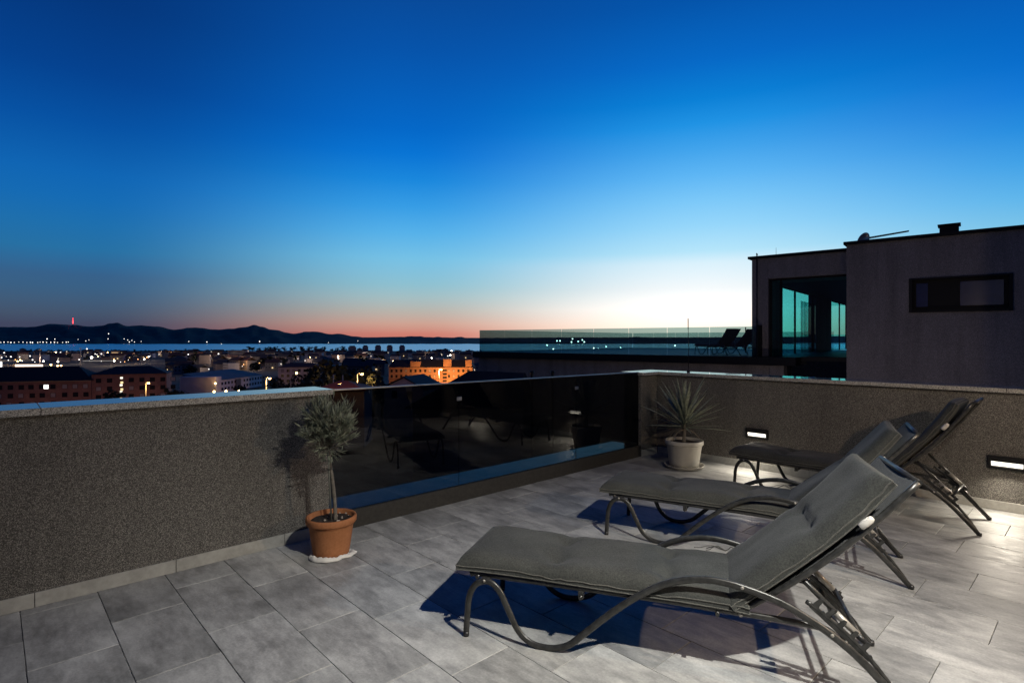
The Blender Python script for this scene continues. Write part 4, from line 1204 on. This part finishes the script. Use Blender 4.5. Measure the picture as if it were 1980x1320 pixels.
# lit glows on the white building
def glow(name, px, py, Y, w_, h_, mat, label, cat='sign', group=None):
    p = at(px, py, Y); W_ = w_ / F * Y; H_ = h_ / F * Y
    o = MB().box((-W_/2, -.3, -H_/2), (W_/2, .3, H_/2), min(W_, H_) * .12).build(name, mat, None, p)
    return tag(o, label, cat, group)
M['sign'] = emit('lit_shop_fascia', (1.0, .72, .52), 2.6, False)
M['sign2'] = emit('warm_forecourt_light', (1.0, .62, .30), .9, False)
M['sign3'] = emit('white_sign', (1.0, .95, .92), 2.5, False)
glow('shop_fascia', 56, 707, 520, 54, 5.0, M['sign'], 'long glowing white and orange shop fascia at the far left')
glow('lit_sign', 1, 708.5, 500, 6, 19, M['sign3'], 'tall white lit sign at the left edge of the photo')
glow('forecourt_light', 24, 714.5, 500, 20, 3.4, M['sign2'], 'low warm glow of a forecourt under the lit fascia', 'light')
glow('glow_recess', 415, 748, 298, 14, 9, emit('glow_recess', (1.0, .62, .20), .55, False), 'warm lit loading bay on the pale building', 'light')  # warm light in the bay is put in as emission
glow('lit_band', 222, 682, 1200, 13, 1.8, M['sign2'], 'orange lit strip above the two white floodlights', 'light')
glow('glow_canopy', 190, 697.5, 800, 60, 1.6, emit('glow_canopy', (.6, .58, .55), .35, False), 'dim pale lit canopy under the white floodlights', 'light')  # lit look of the canopy put in as its own emission

# far lights, one object each; nothing tells the small ones apart
sph = {}
def ball(mat):
    if mat not in sph:
        sph[mat] = MB().lathe([(0, .5), (.35, .38), (.5, 0), (.35, -.38), (0, -.5)], 10).mesh('lamp_globe', M[mat])
    return sph[mat]
def far_light(px, py, dia, mat, Y=None, wide=1.0, label=None, isl=False):
    if Y is None:
        Y = 450
        while Y < 1850 and CH - (py - HY) / F * Y > gz(Y) + 6: Y += 10
    o = link('distant_lamp', ball(mat), None, at(px, py, Y))
    s_ = dia / F * Y; o.scale = (s_ * wide, s_, s_)
    if not isl and Y < 1500 and mat in ('l_white', 'l_warm', 'l_soft', 'l_orange') and px < 900:
        ld = bpy.data.lights.new('town_light', 'POINT'); ld.energy = (6500 if dia > 1.75 else 3500) if Y > 350 else 180; ld.shadow_soft_size = .6
        ld.color = (1.0, .72, .50) if mat in ('l_white', 'l_soft') else (1.0, .50, .20)
        lo = bpy.data.objects.new('town_light', ld); C.objects.link(lo); lo.location = o.location + Vector((0, -1.5, 3))
    word = {'l_warm': 'amber', 'l_white': 'bright white', 'l_soft': 'faint white', 'l_orange': 'orange', 'l_blue': 'violet blue', 'l_red': 'red'}[mat]
    if isl: tag(o, label or f'tiny {word} light on the island shore across the water', 'light', f'{word} lights on the island')
    else: tag(o, label or f'small {word} light glowing among the distant town roofs', 'light', f'{word} lights in the town')
for px, py, d, mt in [(177, 691, 4.2, 'l_white'), (224.5, 690, 5.5, 'l_white'), (267, 690, 4.4, 'l_white'), (287.5, 689.5, 2.2, 'l_white'), (279, 694, 2.4, 'l_white'), (331, 681.5, 2.8, 'l_orange'), (319, 682.6, 2, 'l_soft'),
        (364, 685, 2, 'l_soft'), (371, 688, 2.6, 'l_soft'), (357, 693, 2.3, 'l_white'), (361, 694, 1.8, 'l_white'), (422.5, 684, 2.4, 'l_soft'), (435, 694, 2, 'l_white'), (443.5, 691.5, 2.2, 'l_soft'), (448, 694.3, 1.9, 'l_white'), (452, 695, 2.2, 'l_white'),
        (460.6, 696.5, 2.4, 'l_white'), (469, 694.8, 1.6, 'l_soft'), (480, 694.3, 1.6, 'l_soft'), (493.5, 682, 2.6, 'l_white'), (484, 682, 1.8, 'l_soft'), (486, 686, 2, 'l_soft'), (525, 688, 2.4, 'l_white'), (544.6, 684.6, 2, 'l_white'), (659.6, 683, 2.2, 'l_white'),
        (802, 686, 2.6, 'l_white'), (834.7, 692, 2.2, 'l_white'), (873, 679.7, 4.4, 'l_white'), (870.8, 686.5, 2.6, 'l_white'), (866, 688, 1.8, 'l_soft'), (877, 683, 1.6, 'l_soft'), (8, 681.7, 2, 'l_soft'), (18, 682, 2, 'l_soft'), (38, 682, 2, 'l_soft'), (38, 690, 1.8, 'l_soft'),
        (58, 688, 2.2, 'l_soft'), (63, 695.5, 2.2, 'l_soft'), (39, 696, 2.4, 'l_warm'), (34, 698.4, 2, 'l_warm'), (43, 697.5, 1.8, 'l_soft'), (84, 698, 2.6, 'l_white'), (112, 699, 2.8, 'l_white'), (108, 681, 2.2, 'l_warm'), (117, 681.4, 2.2, 'l_soft'), (144, 681, 2.2, 'l_soft'),
        (131, 685.6, 2, 'l_orange'), (196, 684, 2.2, 'l_soft'), (184, 684, 1.6, 'l_soft'), (208, 681.7, 1.6, 'l_warm'), (230, 683, 2.2, 'l_warm'), (221, 697.5, 2.6, 'l_white'), (98.5, 705, 3.0, 'l_warm'), (111.6, 708, 3.8, 'l_warm'), (118, 706.6, 2.6, 'l_warm'),
        (168, 674.5, 2.4, 'l_soft'), (170, 676.5, 2, 'l_soft'), (21, 689.5, 2.4, 'l_soft'), (3, 691, 2.2, 'l_soft'), (153, 695, 2, 'l_soft'), (256, 691, 2, 'l_soft'), (404, 713.5, 1.8, 'l_soft'), (605, 704, 1.8, 'l_soft'), (592, 708, 1.6, 'l_soft'), (745, 679, 1.4, 'l_soft')]:
    far_light(px, py, d, mt)
far_light(247.5, 690.6, 3.2, 'l_blue', wide=2.0, label='wide violet blue light between two white floodlights')
far_light(262, 682.6, 2.4, 'l_blue', wide=1.6, label='smaller violet blue light above the wide one')
for px, py in ((414, 757), (437, 756), (461, 755)):
    far_light(px, py, 4.0, 'l_warm', Y=285, label='round amber lamp at the foot of the pale building')
    bpy.context.scene.collection.objects[-1]['group'] = 'amber lamps at the foot of the pale building'
far_light(416.5, 741, 3.0, 'l_warm', Y=292, label='amber lamp over the lit loading bay of the pale building')
far_light(573.5, 721, 3.6, 'l_warm', Y=300, label='amber lamp in front of the pinkish block')
rl = random.Random(91)
for i in range(80):
    px_ = rl.uniform(0, 900); py_ = rl.uniform(680, 702) + rl.random() ** 3 * 14
    if any(a_ <= px_ <= b_ and c_ <= py_ <= d_ for a_, b_, c_, d_ in ((-40, 325, 700, 800), (385, 535, 714, 800), (545, 612, 708, 800), (600, 740, 704, 800), (735, 920, 698, 800))): continue
    far_light(px_, py_, rl.uniform(1.0, 1.7), rl.choice(['l_soft', 'l_warm', 'l_soft', 'l_orange']))
# island shore lights
ri = random.Random(5)
for px in list(range(-20, 140, 7)):
    far_light(px + ri.uniform(-2, 2), 661.6 + ri.uniform(-.5, .3), ri.uniform(1.1, 2.0), 'l_soft', Y=4720, isl=True)
for px, py, d in [(91, 655, 1.8), (106, 655.4, 1.4), (210, 645, 1.6), (209, 655, 1.2), (240, 655, 1.2), (247, 657, 1.2), (255, 658, 1.2), (250, 661, 1.5), (260, 661, 1.2), (166, 659, 1.2), (172, 657, 1), (151, 656, 1), (273, 660, 1), (365, 660, 1.2), (400, 661, 1.6), (502, 660, 1.8), (635, 662, 1), (692, 659, 1), (428, 665, 1)]:
    far_light(px, py, d, 'l_soft', Y=4700 if py > 660 else 5000, isl=True)
for px, py in [(1077, 659), (1083, 659), (1105, 661), (1107, 655), (1118, 660), (1126, 657), (1130, 661), (1058, 667), (1070, 674.5), (1139, 676), (1148, 673), (1157, 674), (1172, 670), (1200, 672), (1208, 674), (1240, 677), (1305, 668), (1420, 668), (1412, 667)]:
    far_light(px, py, 2.6, 'l_white', Y=4650 if py < 664 else 1900, isl=py < 664)
# radio mast on the island
mp = at(141, 628, 6500)
ms = empty('radio_mast', mp + Vector((0, 0, -20))); tag(ms, 'tall radio mast with red warning lights on the island ridge', 'mast')
MB().tube([(0, 0, 0), (0, 0, 110)], 2.2, 6, radii=[1.5, .7]).build('mast', M['roof_dark'], ms)
for z, d in ((40, 13), (52, 14), (68, 13), (84, 10), (100, 8)):
    MB().lathe([(0, d/2), (d/2, 0), (0, -d/2)], 10).build('warning_light', M['l_red'], ms, (0, 0, z))
# tall poles in the town
for px, t_, b_ in ((77, 676, 700), (156, 674, 701)):
    p = at(px, b_, 700)
    t = empty('light_mast', p + Vector((0, 0, -8))); tag(t, ('left' if px < 100 else 'right') + ' of the two tall pale masts at the far left of town', 'mast', 'tall pale masts')
    h = (b_ - t_) / F * 700 + 8
    MB().tube([(0, 0, 0), (0, 0, h)], .55, 8, radii=[1.1, .7]).build('pole', M['blind'], t)
    MB().box((-1.4, -.5, h), (1.4, .5, h + .8), .1).build('head_frame', M['lampmetal'], t)
# tower blocks by the shore
M['tower'] = flat('tower_render', (.36, .28, .25), .9, scale=.1)
for i, (px, w_, py) in enumerate([(681, 17, 670.5), (706.5, 12, 669.5), (731, 12.5, 669), (753.5, 12, 669), (777.5, 11.5, 669)]):
    Y = 1500 + 30 * i; p = at(px, py, Y); W_ = w_ / F * Y; h = p.z + 40
    t = empty('tower_block', (p.x, p.y, -40), radians(18)); ordn = ('first and widest', 'second', 'third', 'fourth', 'last')[i]
    tag(t, f'{ordn} of the five tower blocks by the water, from the left', 'tower block', 'five tower blocks by the water')
    MB().box((-W_*.42, -W_*.42, 0), (W_*.42, W_*.42, h)).build('wall', M['tower'], t)
    MB().box((-W_*.30, -W_*.3, h + .01), (W_*.3, W_*.3, h + 3.2)).build('roof_house', M['wall_dim'][2], t)
    MB().box((-W_*.44, -W_*.10, 0), (-W_*.421, W_*.2, h * .96)).build('balcony_stack', M['wall_dim'][1], t)
    for k in range(5):
        MB().box((-W_*.34, -W_*.42 - .7, 4 + k * h * .18), (W_*.34, -W_*.42 - .02, 5.2 + k * h * .18)).build('balcony', M['wall_dim'][3], t)
# long pale slabs
for px0, px1, py, Y, lab in ((440, 475, 677.5, 1250, 'long pale slab block above a row of white lights'), (806, 826, 681, 1200, 'left of two brown apartment slabs right of the tower blocks'), (830, 852, 679.5, 1260, 'right of two brown apartment slabs right of the tower blocks'), (855, 880, 679.5, 1230, 'broad apartment slab behind the bright light by the penthouse'),
                             (497, 511, 681, 1200, 'short pale slab block right of the long one'), (550, 585, 681, 1250, 'low long grey block below the shore trees'), (603, 622, 682, 1150, 'stepped pale block in mid town'), (665, 690, 690, 900, 'white terraced block below the tower blocks')):
    a, b = at(px0, py, Y), at(px1, py, Y)
    t = empty('apartment_slab', (a.x, a.y, -40), radians(rb.uniform(-8, 8))); tag(t, lab, 'building')
    w_ = b.x - a.x
    MB().box((0, 0, 0), (w_, 14, a.z + 40)).build('wall', M['tower'] if 'brown' in lab else M['wall_dim'][3], t)
    MB().box((-.5, -.5, a.z + 40.01), (w_ + .5, 14.5, a.z + 40.8)).build('roof', M['roof_dark'], t)
    for k in range(3):
        MB().box((w_ * .06, -.3, a.z + 30 - k * 3.4 + 6), (w_ * .94, -.02, a.z + 31.4 - k * 3.4 + 6)).build('window_band', M['pane'], t)
dm = MB().lathe([(0, 14), (7, 12.5), (12, 8.5), (14.5, 4), (15, 0)], 20).build('domed_hall', M['wall_dim'][3], None, at(246, 679, 1500) + Vector((0, 0, -12)))
tag(dm, 'round domed hall at the water edge above the violet lights', 'building')
MB().lathe([(15, 0), (15, -22), (0, -22)], 20).build('drum_wall', M['wall_dim'][1], dm)

# houses of the town: individuals
hm = []
for i in range(10):
    r = random.Random(50 + i); w_, d_, h_ = r.uniform(9, 17), r.uniform(8, 12), r.uniform(5.5, 10)
    wall = MB().box((-w_/2, -d_/2, -6), (w_/2, d_/2, h_)).mesh('wall', M['wall_dim'][i % 4])
    if i % 4 == 3: rf = MB().box((-w_/2 - .3, -d_/2 - .3, h_ + .01), (w_/2 + .3, d_/2 + .3, h_ + .5)).mesh('roof', M['roof_town'][2])
    elif i % 2: rf = hip(MB(), -w_/2, w_/2, -d_/2, d_/2, h_ + .01, h_ + 2.8).mesh('roof', M['roof_town'][i % 2])
    else: rf = MB().prism([(-d_/2 - .6, h_), (0, h_ + 3), (d_/2 + .6, h_), (d_/2 + .6, h_ - .25), (0, h_ + 2.7), (-d_/2 - .6, h_ - .25)], -w_/2 - .3, w_/2 + .3, 0).mesh('roof', M['roof_town'][(i // 2) % 2])
    wd = MB()
    for k in range(int(w_ / 3)):
        for z in ((h_ - 1.9), (h_ - 4.9)):
            wd.box((-w_/2 + 1.5 + k * 3 - .6, -d_/2 - .06, z - .6), (-w_/2 + 1.5 + k * 3 + .6, -d_/2 - .005, z + .6))
    wd = wd.mesh('windows', M['pane'])
    hm.append((wall, rf, wd))
rh = random.Random(77)
lw_me = [MB().box((-.7, -.1, -.6), (.7, .1, .6)).mesh('lit_window', M[k_]) for k_ in ('win_warm', 'win_white')]
placed = []
blocked = [(-40, 325, 700, 800), (385, 535, 716, 800), (545, 612, 712, 800), (735, 920, 698, 800)]
nh = 0; tries = 0
while nh < 260 and tries < 6000:
    tries += 1
    px = rh.uniform(-30, 935); py = 683 + 50 * rh.random() ** 1.35
    if any(a <= px <= b and c <= py <= d for a, b, c, d in blocked): continue
    Y = 250
    while Y < 1900 and CH - (py - HY) / F * Y > gz(Y) : Y += 8
    if Y >= 1880 : continue
    p = Vector(((px - 990) / F * Y, Y, gz(Y)))
    if any((p - q_).length < 15 for q_ in placed): continue
    placed.append(p)
    wl, rf, wd = hm[nh % 10]
    t = empty('town_house', p, rh.uniform(-.9, .9))
    s_ = rh.uniform(.85, 1.25); t.scale = (s_, s_, s_)
    if Y < 650: tag(t, 'dark house in the nearer town between trees below the island', 'house', 'houses of the nearer town')
    else: tag(t, 'tiny dark house in the far town towards the water', 'house', 'houses of the far town')
    link('wall', wl, t); link('roof', rf, t)
    if Y < 700: link('windows', wd, t)['kind'] = 'stuff'
    if nh % 3 == 0:
        for lx_ in (rh.uniform(-3.5, 3.5), rh.uniform(-3.5, 3.5))[:1 + nh % 2]:
            o_ = link('lit_window', lw_me[nh % 2], t, (lx_, -6.3, rh.uniform(2.5, 6.0)))
    nh += 1
# trees: a dark clump behind the olive, loose ones through town, a line along the shore
k = 0
for px, py, h, Y in [(628, 714, 15, 128), (655, 708, 15, 140), (675, 712, 13, 132), (700, 710, 14, 140), (610, 722, 10, 118), (722, 722, 9, 122), (596, 735, 8, 100), (738, 728, 8, 118), (560, 738, 9, 130), (535, 740, 9, 130), (585, 742, 7, 110)]:
    p = at(px, py, Y); tree((p.x, p.y, p.z - h), h * 1.0, h * .95, 'big dark tree of the clump behind the lit street lamp', 'dark clump of trees behind the glass bay', k); k += 1
for px, py, h, Y in [(330, 757, 9, 170), (350, 752, 9, 172), (365, 757, 9, 168), (213, 760, 7, 172), (240, 757, 6, 172), (470, 748, 9, 240), (490, 745, 9, 240), (300, 763, 7, 165)]:
    p = at(px, py, Y); tree((p.x, p.y, p.z - h), h, h, 'low dark tree before the brick and pale buildings', 'low trees before the buildings', k); k += 1
for i in range(70):
    px = rh.uniform(-20, 930); py = rh.uniform(684, 728)
    if any(a <= px <= b and c <= py <= d for a, b, c, d in blocked): continue
    Y = 250
    while Y < 1880 and CH - (py - HY) / F * Y > gz(Y) + 5: Y += 8
    h = rh.uniform(9, 14); p = at(px, py, Y)
    tree((p.x, p.y, gz(Y)), h, h * 1.1, 'dark tree among the town houses', 'trees among the town houses', k); k += 1
for i in range(95):
    px = -10 + i * 10 + rh.uniform(-4, 4); Y = rh.uniform(1650, 1800); h = rh.uniform(9, 15) * (1.2 if 480 < px < 670 else .55)
    tree(((px - 990) / F * Y, Y, gz(Y)), h, h * 1.5, 'dark tree in the line along the water', 'shore line of trees', k); k += 1
